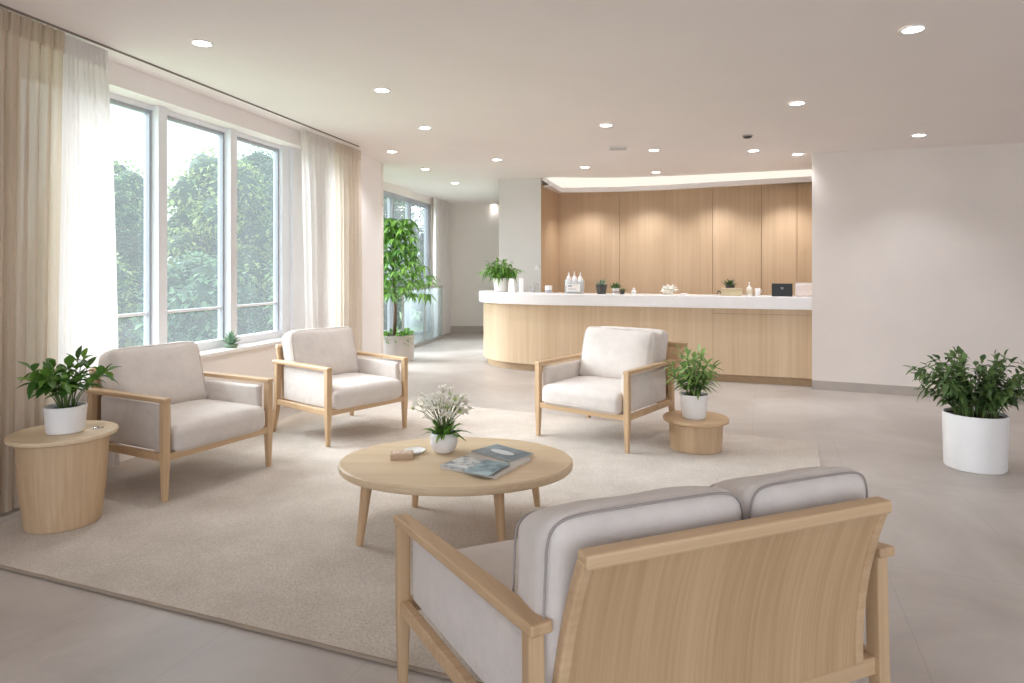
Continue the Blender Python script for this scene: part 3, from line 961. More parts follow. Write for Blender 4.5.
for k in range(44):
    az = k * 2.4; e = V((.25 * math.cos(az), .25 * math.sin(az), .41))
    for i in range(7):
        fm.leaf(e * rnd.uniform(.4, 1), (math.cos(az + rnd.uniform(-.8, .8)), math.sin(az + rnd.uniform(-.8, .8)), rnd.uniform(.5, 1.7)), rnd.uniform(.14, .27), .02, .55, .3)
fm.build('foliage', LEAF_D, p, smooth=True); sm.build('stems', STEM, p, smooth=True)

# flowers on the coffee table
fx = on_floor(444, 452, TT)
p = empty('flower_pot', (fx.x, fx.y, TT)); tag(p, 'white rounded pot of white flowers on the coffee table', 'flower pot')
MB().lathe([(0, 0), (.045, 0), (.062, .012), (.078, .05), (.080, .085), (.074, .115), (.069, .115), (.072, .09), (0, .088)], n=40).build('pot', CERAM, p, smooth=True)
MB().lathe([(0, .086), (.071, .086), (.068, .098), (0, .102)], n=24).build('soil', SOIL, p, smooth=True)
fm, sm, pm, bm2 = MB(), MB(), MB(), MB(); rnd = random.Random(21)
for k in range(44):
    az = k * 2.4; el = rnd.uniform(.4, 1.35)
    fm.leaf((.03 * math.cos(az), .03 * math.sin(az), .095), (math.cos(az) * math.cos(el), math.sin(az) * math.cos(el), math.sin(el)), rnd.uniform(.12, .19), .012, .5, .4)
bud0 = flower0 = None
for k in range(60):
    az = k * 2.4; lean = .06 + .72 * ((k + .5) / 60) ** .8; H = rnd.uniform(.17, .28) * (1 - .2 * (k / 60))
    pts = stem_pts((.02 * math.cos(az), .02 * math.sin(az), .10), az, lean, H, .7, 5)
    sm.tube(pts, .0016, 4)
    e = pts[-1]
    src = bud0 if k % 7 == 3 else flower0
    if src is None:
        if k % 7 == 3:
            bm2.blob((0, 0, 0), .009, 1, (1, 1, 1.3))
            for i in range(5):
                q = 2 * PI * i / 5; bm2.leaf((0, 0, 0), (math.cos(q), math.sin(q), .6), .024, .007, .2, .3, 3)
            f = bud0 = bm2.build('bud', BUD, p, smooth=True)
        else:
            for i in range(8):
                q = 2 * PI * i / 8
                pm.leaf((0, 0, 0), (math.cos(q), math.sin(q), rnd.uniform(.1, 1.0)), rnd.uniform(.030, .040), .013, .3, .25, 3)
            f = flower0 = pm.build('flower', PETAL, p, smooth=True)
    else:
        f = src.copy(); C.objects.link(f); f.parent = p
    f.location = e; f.rotation_euler = (rnd.uniform(-.5, .5), rnd.uniform(-.5, .5), k)
fm.build('foliage', LEAF_D, p, smooth=True); sm.build('stems', STEM, p, smooth=True)

# ------------------------------------------------------------------ things on the coffee table
def cover_mat(name, base, ink, light, sc, kind):
    m, nt, N, L, P = new_mat(name)
    tc = N.new('ShaderNodeTexCoord')
    n = N.new('ShaderNodeTexNoise'); n.inputs['Scale'].default_value = sc; n.inputs['Detail'].default_value = 5
    n.inputs['Distortion'].default_value = 1.0
    L.new(tc.outputs['Object'], n.inputs['Vector'])
    r = ramp(N, [(.38, ink), (.5, base), (.62, light)])
    if kind == 'hard': r.color_ramp.interpolation = 'CONSTANT'
    L.new(n.outputs['Fac'], r.inputs['Fac']); L.new(r.outputs['Color'], P.inputs['Base Color'])
    P.inputs['Roughness'].default_value = .3
    return m


PAPER = plain('paper_white', srgb(232, 226, 218), .7, .03)
CV1 = cover_mat('cover_photo', srgb(206, 208, 208), srgb(136, 142, 150), srgb(228, 226, 220), 16, 'soft')
CV2 = cover_mat('cover_teal', srgb(126, 152, 162), srgb(82, 108, 120), srgb(164, 186, 192), 9, 'soft')
CV3 = cover_mat('cover_slate', srgb(122, 138, 146), srgb(98, 116, 126), srgb(146, 160, 166), 5, 'soft')
CV4 = plain('cover_grey', srgb(206, 198, 188), .4, .04)


def magazine(px, quad, z, th, cover, name, label):
    """quad: four picture-plane corners seen on the table, back to floor coordinates"""
    pts = [on_floor(x, y, z) for x, y in quad]
    c = sum(pts, V()) / 4
    # make it a true rectangle
    e = ((pts[1] - pts[0]) + (pts[2] - pts[3])) / 2; f = ((pts[3] - pts[0]) + (pts[2] - pts[1])) / 2
    rz = math.atan2(e.y, e.x); w, h = e.length, f.length
    if (V((-e.y, e.x, 0))).dot(f) < 0: pass
    o = empty(name, (c.x, c.y, z), rz)
    tag(o, label, 'magazine', 'magazines on the coffee table')
    cushion = MB().box(-w / 2 + .002, w / 2 - .002, -h / 2 + .002, h / 2 - .002, .0008, th - .0012)
    cushion.build('pages', PAPER, o)
    c1 = MB(); c1.box(-w / 2, w / 2, -h / 2, h / 2, th - .0012, th); c1.box(-w / 2, w / 2, -h / 2, h / 2, 0, .0008)
    c1.box(-w / 2, -w / 2 + .0015, -h / 2, h / 2, 0, th)
    c1.build('cover', cover, o)
    return o, w, h, th


m1, w, h, th = magazine(0, [(437, 468), (492, 478), (536, 461), (482, 452)], TT, .012, CV4, 'magazine', 'pale grey magazine lying underneath the other booklets')
m2, w, h, th = magazine(0, [(471, 452), (508, 462), (534, 455), (497, 445)], TT + .0125, .007, CV3, 'magazine', 'slate blue magazine with a white swoosh lying towards the back')
sw = MB()
vs = [sw.bm.verts.new((math.cos(t) * w * .30 + .0, math.sin(t) * h * .16, .0074)) for t in [2 * PI * k / 24 for k in range(24)]]
sw.bm.faces.new(vs); sw.build('cover_swoosh', plain('swoosh_white', srgb(224, 232, 234), .4), m2)
m3, w, h, th = magazine(0, [(437, 466), (465, 471), (493, 463), (466, 457)], TT + .0125, .006, CV1, 'magazine', 'white magazine with a grey photo cover at the front left of the stack')
m4, w, h, th = magazine(0, [(464, 472), (489, 477), (510, 464), (486, 461)], TT + .0187, .005, CV2, 'magazine', 'small teal booklet on top at the front of the stack')

bx = on_floor(402, 458, TT)
bo = empty('coaster_box', (bx.x, bx.y, TT), math.radians(8)); tag(bo, 'small kraft box of coasters on the coffee table', 'box')
MB().box(-.062, .062, -.04, .04, 0, .030).build('tray', CARD, bo, bevel=.003)
MB().box(-.052, .052, -.032, .032, .028, .034).build('coaster', plain('coaster_pattern', srgb(220, 196, 172), .6, .25, 40), bo, bevel=.002)
nx_ = on_floor(410, 453, TT)
no = MB().poly_prism([(nx_.x - .06, nx_.y - .02), (nx_.x + .055, nx_.y - .045), (nx_.x + .075, nx_.y + .04), (nx_.x - .03, nx_.y + .06)], TT, TT + .003)
no = MB().lathe([(0, 0), (.045, 0), (.062, .016), (.058, .017), (.042, .004), (0, .004)], c=(bx.x + .055, bx.y + .105, TT), n=32).build('saucer', CERAM, smooth=True)
tag(no, 'small white saucer behind the coaster box on the coffee table', 'saucer')

# ------------------------------------------------------------------ reception desk
desk = empty('reception_desk', (1.7, 8.9, 0)); tag(desk, 'long curved oak reception desk with a thick white counter', 'reception desk')
# front outline of the desk (plan), from left end round to the right wall
FO = [(-.36, 10.32), (-.43, 10.05), (-.42, 9.8), (-.32, 9.48), (-.13, 9.22), (.12, 9.04), (.38, 8.89), (.71, 8.755), (1.2, 8.58), (1.69, 8.41), (2.2, 8.245), (2.73, 8.065), (3.15, 7.92), (3.6, 7.77)]


def smooth_line(pts, n=4):
    out = []
    P_ = [V(p) for p in pts]
    for i in range(len(P_) - 1):
        p0 = P_[max(i - 1, 0)]; p1 = P_[i]; p2 = P_[i + 1]; p3 = P_[min(i + 2, len(P_) - 1)]
        for k in range(n):
            t = k / n
            out.append(.5 * ((2 * p1) + (p2 - p0) * t + (2 * p0 - 5 * p1 + 4 * p2 - p3) * t * t + (3 * p1 - p0 - 3 * p2 + p3) * t ** 3))
    out.append(P_[-1]); return out


def offset(line, d):
    out = []
    for i, p in enumerate(line):
        a = line[max(i - 1, 0)]; b = line[min(i + 1, len(line) - 1)]
        t = (b - a).normalized(); nn = V((t.y, -t.x))    # towards the camera side (outside)
        out.append(p + nn * d)
    return out


FL_ = smooth_line(FO)
def ring_prism(mb, outer, inner, z0, z1):
    o = V((desk.location.x, desk.location.y))
    lo = [mb.bm.verts.new((p.x - o.x, p.y - o.y, z0)) for p in outer]; hi = [mb.bm.verts.new((p.x - o.x, p.y - o.y, z1)) for p in outer]
    li = [mb.bm.verts.new((p.x - o.x, p.y - o.y, z0)) for p in inner]; hi_i = [mb.bm.verts.new((p.x - o.x, p.y - o.y, z1)) for p in inner]
    n = len(outer)
    for i in range(n - 1):
        mb.bm.faces.new((lo[i], lo[i + 1], hi[i + 1], hi[i])); mb.bm.faces.new((li[i + 1], li[i], hi_i[i], hi_i[i + 1]))
        mb.bm.faces.new((hi[i], hi[i + 1], hi_i[i + 1], hi_i[i])); mb.bm.faces.new((lo[i + 1], lo[i], li[i], li[i + 1]))
    mb.bm.faces.new((lo[0], hi[0], hi_i[0], li[0])); mb.bm.faces.new((lo[-1], li[-1], hi_i[-1], hi[-1]))
    return mb


CT_T, CT_B = 1.077, .925
ring_prism(MB(), offset(FL_, .07), offset(FL_, -.50), CT_B, CT_T).build('countertop', QUARTZ, desk, bevel=.006)
# front cladding split into panels by thin seams
def cut(px):
    a = (px - 512) / F
    for i in range(len(FL_) - 1):
        p, q = FL_[i], FL_[i + 1]
        f0 = p.x - a * p.y; f1 = q.x - a * q.y
        if f0 <= 0 < f1 and p.y < 9.9: return i + f0 / (f0 - f1)
def piece(s0, s1):
    pts = []
    def at(s):
        i = min(int(s), len(FL_) - 2); return FL_[i].lerp(FL_[i + 1], s - i)
    pts.append(at(s0)); pts += [FL_[k] for k in range(int(s0) + 1, int(math.ceil(s1)))]; pts.append(at(s1))
    return pts
cuts = [0.0, cut(713), len(FL_) - 1.0]
ring_prism(MB(), offset(FL_, -.014), offset(FL_, -.03), .10, CT_B).build('panel_backing', DARK, desk)
cc = cuts
for i in range(len(cc) - 1):
    s0, s1 = cc[i] + (.012 if i else 0), cc[i + 1] - (.012 if i < len(cc) - 2 else 0)
    pts = piece(s0, s1)
    def mk(z0, z1):
        return ring_prism(MB(), pts, offset(pts, -.02), z0, z1)
    if i == 1:
        mk(.10, .855).build('front_panel', WDESK, desk); mk(.859, CT_B).build('front_panel', WDESK, desk)
    else:
        mk(.10, CT_B).build('front_panel', WDESK, desk)
ring_prism(MB(), offset(FL_, -.06), offset(FL_, -.10), 0, .10).build('plinth', WPLINTH, desk)
# two flush access hatches
for px, wd in ((556, .10), (641, .12)):
    s = cut(px); i = int(s); p0 = FL_[i].lerp(FL_[i + 1], s - i); t = (FL_[i + 1] - FL_[i]).normalized(); nn = V((t.y, -t.x))
    o = V((desk.location.x, desk.location.y))
    hb = MB(); a, b = p0 - t * wd / 2 - o, p0 + t * wd / 2 - o
    hb.poly_prism([a + nn * .004, b + nn * .004, b - nn * .004, a - nn * .004][::-1], .835, .905)
    ho = hb.build('access_hatch', WDESK, desk, bevel=.002)
    MB().blob((p0.x - o.x + nn.x * .006, p0.y - o.y + nn.y * .006, .885), .008, 1).build('lock', STEEL, ho)


def on_desk(px, back=.22):
    """point on the counter behind its front edge, along picture column px"""
    a = (px - 512) / F
    line = offset(FL_, -back + .07)
    best = None
    for i in range(len(line) - 1):
        p, q = line[i], line[i + 1]
        f0 = p.x - a * p.y; f1 = q.x - a * q.y
        if f0 <= 0 < f1:
            r = p.lerp(q, f0 / (f0 - f1))
            if best is None or r.y < best.y: best = r
    if best is None: return on_desk(px, back - .04)
    return V((best.x, best.y, CT_T))


def px_m(P_): return P_.y / F            # metres per pixel there


q = on_desk(501, .30); k = px_m(q)
p = empty('potted_plant', q); tag(p, 'leafy bright green plant in a white pot at the left end of the reception desk', 'potted plant')
pot(p, 6.5 * k, 8.2 * k, 13.5 * k, CERAM)
bush(p, 41, 12 * k, .06, 44, (.14, .30), (.05, 1.2), 5, (.08, .14), .14, .35, LEAF_D, droop=.8, curve=.7)

q = on_desk(511.5, .34); k = px_m(q)
o = MB().posts([((0, 0, 0), 7 * k, .10), ((0, 0, .16), 5 * k, .07), ((0, 0, .2), 4 * k, .02)]).build('paper_towel_pack', MATTEW, bevel=.008)
o.location = q; tag(o, 'white wrapped paper pack beside the plant on the desk', 'paper pack')
q = on_desk(521.5, .30); k = px_m(q)
p = empty('tall_bottle', q); tag(p, 'slim plain white cylinder bottle left of the chrome tap on the desk', 'bottle')
MB().lathe([(0, 0), (2.1 * k, 0), (2.3 * k, .005), (2.3 * k, .165), (0, .167)], n=24).build('body', MATTEW, p, smooth=True, angle=.6)
MB().lathe([(0, .167), (2.2 * k, .167), (2.2 * k, .20), (1.9 * k, .205), (0, .205)], n=24).build('cap', MATTEW, p, smooth=True, angle=.6)
q = on_desk(533, .34)
p = empty('chrome_tap', q); tag(p, 'small curved chrome tap standing on the desk', 'tap')
MB().lathe([(0, 0), (.028, 0), (.028, .012), (.016, .018), (.014, .09), (0, .09)], n=20).build('base', CHROME, p, smooth=True, angle=.6)
MB().tube([(0, 0, .08), (0, 0, .115), (.02, 0, .135), (.05, 0, .135), (.065, 0, .115), (.067, 0, .095)], .009, 10).build('spout', CHROME, p, smooth=True)
MB().tube([(-.012, 0, .07), (-.05, 0, .09)], .006, 8).build('lever', CHROME, p, smooth=True)
q = on_desk(548.5, .2); k = px_m(q)
p = empty('glass_jar', q); tag(p, 'small lidded jar with a grey base left of the bottle organiser', 'jar')
MB().lathe([(0, 0), (3.3 * k, 0), (3.4 * k, .004), (3.4 * k, .05), (0, .05)], n=24).build('body', plain('jar_grey', srgb(176, 176, 178), .3), p, smooth=True, angle=.6)
MB().lathe([(0, .05), (3.5 * k, .05), (3.5 * k, .10), (3.2 * k, .106), (0, .106)], n=24).build('lid', MATTEW, p, smooth=True, angle=.6)

# clear organiser with three bottles
q = on_desk(574.5, .24); k = px_m(q)
ang = math.atan2(-.34, 1)
p = empty('acrylic_organiser', q, ang); tag(p, 'clear acrylic organiser holding white bottles on the desk', 'organiser')
w_ = 8.6 * k
MB().box(-w_, w_, -.07, .07, 0, .008).build('base', ACRYL, p)
MB().box(-w_, w_, -.07, -.064, .008, .165).build('front_panel', ACRYL, p)
MB().box(-w_, w_, .064, .07, .008, .19).build('back_panel', ACRYL, p)
for s in (-1, 1): MB().box(s * w_ - .003, s * w_ + .003, -.064, .064, .008, .19).build('side_panel', ACRYL, p)
lb = MB().box(-w_ * .8, w_ * .8, -.0725, -.0705, .03, .13).build('card_insert', PAPER, p)
bl = MB()
bl.box(-w_ * .6, -w_ * .15, -.0735, -.0725, .095, .118); bl.box(-w_ * .6, w_ * .5, -.0735, -.0725, .05, .056); bl.box(-w_ * .6, w_ * .3, -.0735, -.0725, .065, .071)
bl.build('printed_block', plain('print_grey', srgb(150, 154, 164), .6), lb)
for i, (dx, hh) in enumerate(((-.68, .0), (0.0, .012), (.68, .0))):
    x = dx * w_
    c_, s_ = math.cos(ang), math.sin(ang)
    b = empty('pump_bottle', (q.x + c_ * x, q.y + s_ * x, CT_T + .008), ang)
    tag(b, ('white pump bottle at the left of the clear organiser', 'white pump bottle with a pinkish top in the middle of the organiser', 'white pump bottle at the right of the clear organiser')[i], 'bottle', 'white bottles in the organiser')
    MB().lathe([(0, 0), (.032, 0), (.034, .006), (.034, .19), (.026, .22), (.012, .232), (0, .232)], n=24).build('body', MATTEW, b, smooth=True, angle=.8)
    MB().lathe([(0, .23), (.013, .23), (.013, .255), (.008, .258), (.006, .285 + hh), (0, .285 + hh)], n=16).build('pump', BLUSH if i == 1 else MATTEW, b, smooth=True, angle=.8)


def small_succulent(px, back, r0, r1, h, pm_, label, seed, Lr=(.04, .08), n=22, lm=SUCC, name='succulent_plant', wk=.012):
    q = on_desk(px, back)
    p = empty(name, q); tag(p, label, 'potted plant')
    pot(p, r0, r1, h, pm_, lip=.006)
    fm = MB(); rnd = random.Random(seed)
    for i in range(n):
        az = i * 2.4; el = rnd.uniform(.35, 1.4)
        fm.leaf((.012 * math.cos(az), .012 * math.sin(az), h - .02), (math.cos(az) * math.cos(el), math.sin(az) * math.cos(el), math.sin(el)), rnd.uniform(*Lr), wk, .1, .4)
    fm.build('foliage', lm, p, smooth=True)
    return p


small_succulent(601.5, .26, .058, .078, .128, DPOT, 'spiky succulent in a charcoal pot on the desk', 51, (.07, .13), 26)
p = small_succulent(615.8, .16, .040, .045, .085, CERAM, 'small dark green plant in a white banded pot on the desk', 52, (.06, .12), 60, LEAF_C, 'small_potted_plant', .014)
MB().lathe([(.0445, .02), (.0462, .02), (.0475, .05), (.0455, .05)], n=32).build('pot_band', plain('band_grey', srgb(182, 170, 156), .5), p, smooth=True)
small_succulent(622.3, .30, .028, .036, .05, DPOT, 'tiny plant in a dark pot behind the white banded pot', 53, (.04, .07), 24, LEAF_C, 'small_potted_plant', .01)
q = on_desk(633.8, .26)
p = empty('cream_jar', q); tag(p, 'tiny white cream jar with a narrow cap, alone on the middle of the desk', 'jar')
MB().lathe([(0, 0), (.03, 0), (.033, .005), (.033, .045), (.022, .055), (0, .055)], n=24).build('body', MATTEW, p, smooth=True, angle=.6)
MB().lathe([(0, .055), (.016, .055), (.016, .085), (0, .087)], n=20).build('cap', MATTEW, p, smooth=True, angle=.6)
# crumpled tissue bouquet
q = on_desk(669, .2) + V((0, 0, .012))
p = empty('tissue_bundle', q); tag(p, 'crumpled white tissue bundle on the desk', 'tissues')
tb = MB(); rnd = random.Random(61)
tb.blob((0, 0, .055), .062, 3, (1.3, .8, .86), .5)
tb.build('paper_core', PETAL, p)
tb = MB()
for i in range(34):
    az = i * 2.4; el = rnd.uniform(.0, 1.4)
    tb.leaf((.03 * math.cos(az), .02 * math.sin(az), .04), (math.cos(az) * math.cos(el), .6 * math.sin(az) * math.cos(el), math.sin(el)), rnd.uniform(.075, .125), .026, .15, .6, 3)
tb.build('paper_folds', PETAL, p)
q = on_desk(684.3, .24)
o = MB().lathe([(0, 0), (.035, 0), (.045, .014), (.04, .02), (0, .02)], n=28, sx=1.1).build('soap_dish', MATTEW, smooth=True, angle=.8)
o.location = q; tag(o, 'flat white oval dish beside the tissue bundle', 'dish')
# beige box with handle and plant behind
q = on_desk(731.5, .2); k = px_m(q)
p = empty('storage_box', q, ang); tag(p, 'low beige box with a dark pen sticking out on the desk', 'box')
MB().box(-9.8 * k, 9.8 * k, -.06, .06, 0, .09).build('body', SAGE, p, bevel=.006)
MB().box(-10 * k, 10 * k, -.063, .063, .072, .095).build('lid', SAGE, p, bevel=.004)
MB().tube([(-9.9 * k, 0, .03), (-11.5 * k, 0, .055), (-12.5 * k, 0, .062), (-13.5 * k, 0, .02)], .007, 8).build('handle', BLACKM, p, smooth=True)
p = small_succulent(730, .40, .045, .058, .13, DPOT, 'dark spiky plant in a charcoal pot behind the beige box', 54, (.08, .15), 30, LEAF_C, 'small_potted_plant', .014)
# clear pump bottle and cup
q = on_desk(749.3, .2)
p = empty('pump_bottle', q); tag(p, 'clear pump bottle with a pale label beside the white cup', 'bottle')
MB().lathe([(0, 0), (.032, 0), (.036, .006), (.036, .095), (.024, .112), (.012, .116), (0, .116)], n=24).build('body', plain('clear_bottle', srgb(222, 216, 204), .15, .02), p, smooth=True, angle=.8)
MB().lathe([(.0362, .025), (.0372, .025), (.0372, .08), (.0362, .08)], n=24).build('label_band', plain('label_tan', srgb(206, 196, 168), .6), p, smooth=True)
MB().lathe([(0, .115), (.012, .115), (.012, .13), (.005, .134), (.005, .16), (.012, .163), (.012, .168), (0, .168)], n=16).build('pump', MATTEW, p, smooth=True, angle=.8)
q = on_desk(757.5, .22)
p = empty('paper_cup', q); tag(p, 'plain white cup between the pump bottle and the black card display', 'cup')
MB().lathe([(0, 0), (.026, 0), (.03, .005), (.031, .095), (.029, .097), (.027, .09), (.024, .02), (0, .018)], n=28).build('body', MATTEW, p, smooth=True, angle=.8)
MB().tube([(.03, 0, .075), (.048, 0, .07), (.05, 0, .045), (.03, 0, .03)], .005, 8).build('handle', MATTEW, p, smooth=True)
# black display with a small emblem
q = on_desk(782, .16); k = px_m(q)
p = empty('card_display', q, ang); tag(p, 'black square display with a small pale emblem near the right end of the desk', 'display')
MB().box(-9.6 * k, 9.6 * k, -.012, .012, 0, .158).build('panel', BLACKM, p, bevel=.004)
MB().box(-7 * k, 7 * k, -.03, .06, 0, .008).build('foot', BLACKM, p, bevel=.002)
em = MB()
for a_ in (-.6, 0, .6):
    em.leaf((0, -.0135, .088), (math.sin(a_), 0, math.cos(a_)), .030, .007, 0, 0, 4, up=V((0, 1, 0)))
em.box(-.0015, .0015, -.0145, -.013, .072, .09)
em.build('emblem', plain('emblem_grey', srgb(150, 150, 148), .5), p)
# blush box at the wall
q = on_desk(804.5, .17); k = px_m(q)
p = empty('tissue_box', q, ang); tag(p, 'pale blush rounded box against the wall at the right end of the desk', 'box')
cushion_mb(8.6 * k, .075, .08, .022, (0, 0, 0), 6, 0, xf=lambda v: v + V((0, 0, .08))).build('body', BLUSH, p, smooth=True)
MB().box(-8.2 * k, 8.2 * k, -.07, .07, .158, .166).build('lid', MATTEW, p, bevel=.004)

# small wall hook beside the oak return
gd = (G1 - G0).normalized(); gn = V((gd.y, -gd.x))
hp = G0.lerp(G1, .90) + gn * .004
o = MB()
a, b = -.04, .055
o.loft([[V((hp.x + gd.x * a, hp.y + gd.y * a, 1.405)), V((hp.x + gd.x * b, hp.y + gd.y * b, 1.405)), V((hp.x + gd.x * .012, hp.y + gd.y * .012, 1.48)), V((hp.x + gd.x * .004, hp.y + gd.y * .004, 1.48))],
        [V((hp.x + gd.x * a + gn.x * .02, hp.y + gd.y * a + gn.y * .02, 1.405)), V((hp.x + gd.x * b + gn.x * .02, hp.y + gd.y * b + gn.y * .02, 1.405)), V((hp.x + gd.x * .012 + gn.x * .02, hp.y + gd.y * .012 + gn.y * .02, 1.48)), V((hp.x + gd.x * .004 + gn.x * .02, hp.y + gd.y * .004 + gn.y * .02, 1.48))]])
tag(o.build('wall_holder', MATTEW), 'small white triangular holder on the pale grey wall left of the oak', 'wall holder')

# ------------------------------------------------------------------ ceiling fittings
DL = [(202, 43, 'above the window end of the rug, nearest on the left'), (913, 29, 'at the top right corner, nearest on the right'),
      (382, 90, 'second nearest on the left, above the second armchair'), (797, 103, 'directly in front of the right wall, large and alone'),
      (919, 135, 'close above the right wall'), (606, 125, 'in the middle of the ceiling, left of the round vent'),
      (425, 127.5, 'above the front of the wall pier'), (392, 151.5, 'nearest the wall pier corner'),
      (425, 169, 'above the tall indoor tree'), (455, 183, 'in the passage between the tree and the end wall'),
      (497, 159.5, 'above the left end of the desk'), (494, 204.5, 'farthest in the passage at the end wall'),
      (585, 167, 'just ahead of the left part of the cove'), (654, 150, 'right of the round vent'),
      (656, 172, 'closest to the middle of the cove'), (753.5, 150.5, 'behind the smoke detector'), (798, 154, 'beside the top corner of the right wall')]
dl0 = None
for i, (px, py, where) in enumerate(DL):
    q = on_ceiling(px, py)
    if dl0 is None:
        dl0 = empty('ceiling_downlight')
        MB().lathe([(.054, 0), (.066, -.003), (.070, -.001), (.070, .004), (.054, .004)], n=32, ring=True).build('trim_ring', MATTEW, dl0, smooth=True, angle=.8)
        MB().lathe([(0, .001), (.054, .001), (.054, .004), (0, .004)], n=32).build('lamp_disc', LAMPM, dl0)
        o = dl0
    else:
        o = copy_tree(dl0)
    o.location = (q.x, q.y, q.z - .0055)
    tag(o, 'recessed round downlight ' + where, 'downlight', 'recessed ceiling downlights')
    ld = bpy.data.lights.new('downlight_beam', 'SPOT'); ld.energy = (2 if py > 200 else 28 if px in (425, 455, 497) else 17) if py > 60 else 14; ld.color = (1, .95, .91)
    ld.spot_size = math.radians(110); ld.spot_blend = .9; ld.shadow_soft_size = .05
    lo = bpy.data.objects.new('downlight_beam', ld); C.objects.link(lo); lo.location = (q.x, q.y, q.z - .02)
# wall washers over the oak wall (in the soffit)
for s in (.55, 1.55, 2.6, 3.6):
    x, y = bw(s, -.55)
    ld = bpy.data.lights.new('washer_beam', 'SPOT'); ld.energy = 16; ld.color = (1, .93, .85); ld.spot_size = math.radians(120); ld.spot_blend = 1.0; ld.shadow_soft_size = .06
    lo = bpy.data.objects.new('washer_beam', ld); C.objects.link(lo); lo.location = (x, y, 2.58); lo.rotation_euler = (math.radians(12), 0, math.atan(KB))

q = on_ceiling(747.5, 135.5)
sd = empty('smoke_detector', (q.x, q.y, q.z)); tag(sd, 'small dark smoke detector on the ceiling', 'smoke detector')
MB().lathe([(0, -.028), (.03, -.028), (.042, -.02), (.042, -.012), (0, -.012)], n=24).build('sensor', DPOT, sd, smooth=True, angle=.7)
MB().lathe([(0, -.012), (.05, -.012), (.05, 0), (0, 0)], n=24).build('base', STEEL, sd, smooth=True, angle=.7)
q = on_ceiling(618, 148)
vt = empty('ceiling_vent', (q.x, q.y, q.z), math.radians(-4)); tag(vt, 'flat white slotted vent plate on the ceiling', 'vent')
MB().box(-.11, .11, -.10, .10, -.010, 0.0).build('plate', MATTEW, vt, bevel=.003)
vs_ = MB()
for i in range(6): vs_.box(-.095, .095, -.082 + i * .03, -.07 + i * .03, -.0125, -.0095)
vs_.build('slots', plain('vent_slot', srgb(196, 188, 182), .8), vt)

# ------------------------------------------------------------------ outside: lawn and trees
gr = MB().poly_prism([lw(-6, .4), lw(8.8, .4), (GX(9) - .4, 9), (GX(40) - .2, 40), (-60, 60), (-60, -6)], -.6, -.45).build('lawn', GRASS)
struct(gr, 'green lawn outside the windows', 'lawn')


def tree(x, y, h, w, mat, seed, label, dens=1.0):
    rnd = random.Random(seed)
    root = empty('garden_tree', (x, y, -.45)); tag(root, label, 'tree', 'trees outside the windows')
    MB().tube([(0, 0, 0), (.05, 0, h * .35), (0, .05, h * .7)], .13, 8, r2=.05).build('trunk', BARK, root, smooth=True)
    fm = MB(); inner = MB()
    blobs = []
    nb = 15
    for i in range(nb):
        t = (i + .5) / nb
        az = i * 2.4
        rr = w * math.sqrt(max(0.05, 1 - (2 * t - .9) ** 2)) * .62
        c = V((rr * math.cos(az), rr * math.sin(az), h * (.08 + .78 * t)))
        r = w * rnd.uniform(.34, .52)
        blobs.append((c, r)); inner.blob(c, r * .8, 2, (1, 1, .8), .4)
    for c, r in blobs:
        n = int(620 * dens * (r / .8) ** 1.2)
        for k in range(n):
            d = V((rnd.gauss(0, 1), rnd.gauss(0, 1), rnd.gauss(0, 1))).normalized()
            p = c + V((d.x * r, d.y * r, d.z * r * .8)) * rnd.uniform(.78, 1.12)
            ld = (d + V((rnd.uniform(-1, 1), rnd.uniform(-1, 1), rnd.uniform(-.8, .4)))).normalized()
            L_ = rnd.uniform(.08, .17)
            fm.leaf(p, ld, L_, L_ * .36, .3, .2, 2)
    fm.build('foliage', mat, root)
    inner.build('inner_foliage', TREE_IN, root, smooth=True)


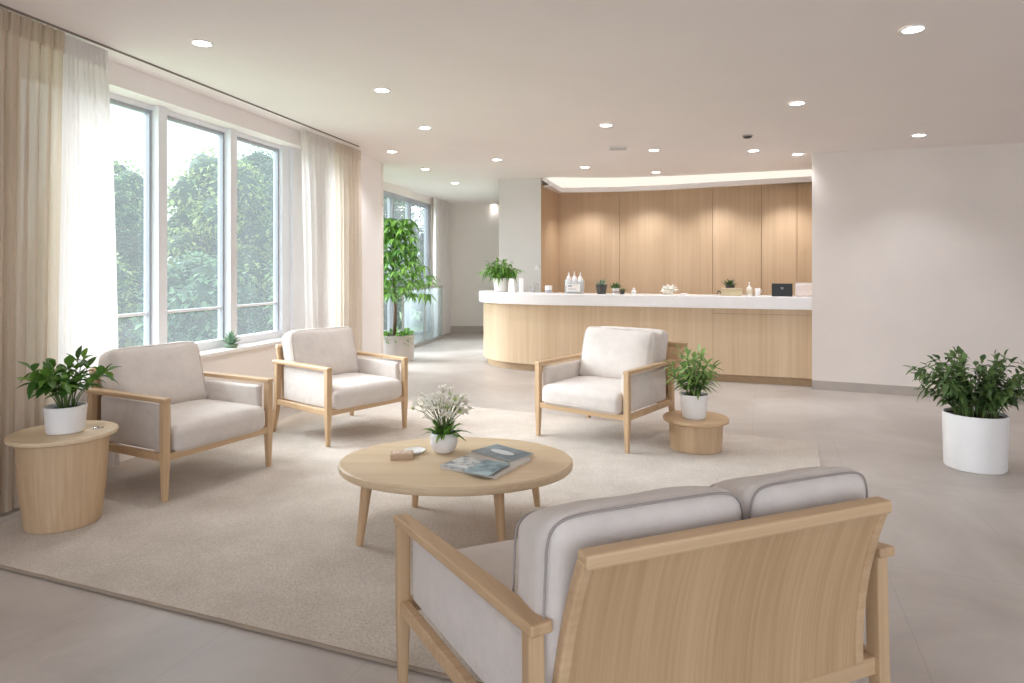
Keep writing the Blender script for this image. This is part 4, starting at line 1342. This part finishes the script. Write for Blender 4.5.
TW = [(-8.4, 12.4, 2.5, 1.15, TREE_A, 'low pale shrub at the bottom of the left pane beside the curtain'),
      (-5.95, 12.3, 2.2, 1.1, TREE_C, 'low blue green shrub at the bottom of the middle pane'),
      (-3.6, 12.6, 2.5, 1.1, TREE_B, 'low green shrub at the bottom of the right pane'),
      (-10.6, 16.4, 4.7, 1.5, TREE_B, 'green tree mostly hidden behind the left sheer curtain'),
      (-7.3, 16.2, 5.1, 1.55, TREE_A, 'pale yellow green tree filling the middle pane of the big window'),
      (-4.0, 16.6, 6.0, 1.5, TREE_B, 'mid green tree at the right pane of the big window'),
      (-13.6, 22.0, 5.8, 2.2, TREE_A, 'pale tree far back behind the left pane'),
      (-8.6, 22.4, 6.4, 2.3, TREE_C, 'blue green tree far back behind the middle pane'),
      (-3.7, 23.0, 7.6, 2.2, TREE_B, 'tall green tree seen through the passage window')]
for i, (x, y, h, w, m, lab) in enumerate(TW):
    tree(x, y, h, w, m, 100 + i, lab)

# ------------------------------------------------------------------ light and world
w = bpy.data.worlds.new('bright_overcast'); scn.world = w; w.use_nodes = True
N, L = w.node_tree.nodes, w.node_tree.links
bg = N['Background']
tc = N.new('ShaderNodeTexCoord'); sx = N.new('ShaderNodeSeparateXYZ'); L.new(tc.outputs['Generated'], sx.inputs[0])
r = ramp(N, [(0.0, (.74, .75, .77, 1)), (.5, (.96, .98, 1.0, 1)), (1.0, (.90, .95, 1.0, 1))])
mr = N.new('ShaderNodeMapRange'); mr.inputs['From Min'].default_value = -1; L.new(sx.outputs['Z'], mr.inputs['Value'])
L.new(mr.outputs[0], r.inputs['Fac']); L.new(r.outputs['Color'], bg.inputs['Color'])
bg.inputs['Strength'].default_value = 0.68
sun = bpy.data.lights.new('soft_sun', 'SUN'); sun.energy = 4.4; sun.angle = math.radians(50); sun.color = (1, .97, .96)
so_ = bpy.data.objects.new('soft_sun', sun); C.objects.link(so_)
d = V((1.0, -.15, -.55)); so_.rotation_euler = d.to_track_quat('-Z', 'Y').to_euler(); so_.location = (-8, 6, 7)

scn.view_settings.view_transform = 'Standard'
scn.view_settings.use_white_balance = True; scn.view_settings.white_balance_temperature = 5800
scn.view_settings.exposure = 1.6
scn.cycles.use_denoising = True
scn.cycles.max_bounces = 10; scn.cycles.diffuse_bounces = 6; scn.cycles.transparent_max_bounces = 16
scn.cycles.sample_clamp_indirect = 6.0
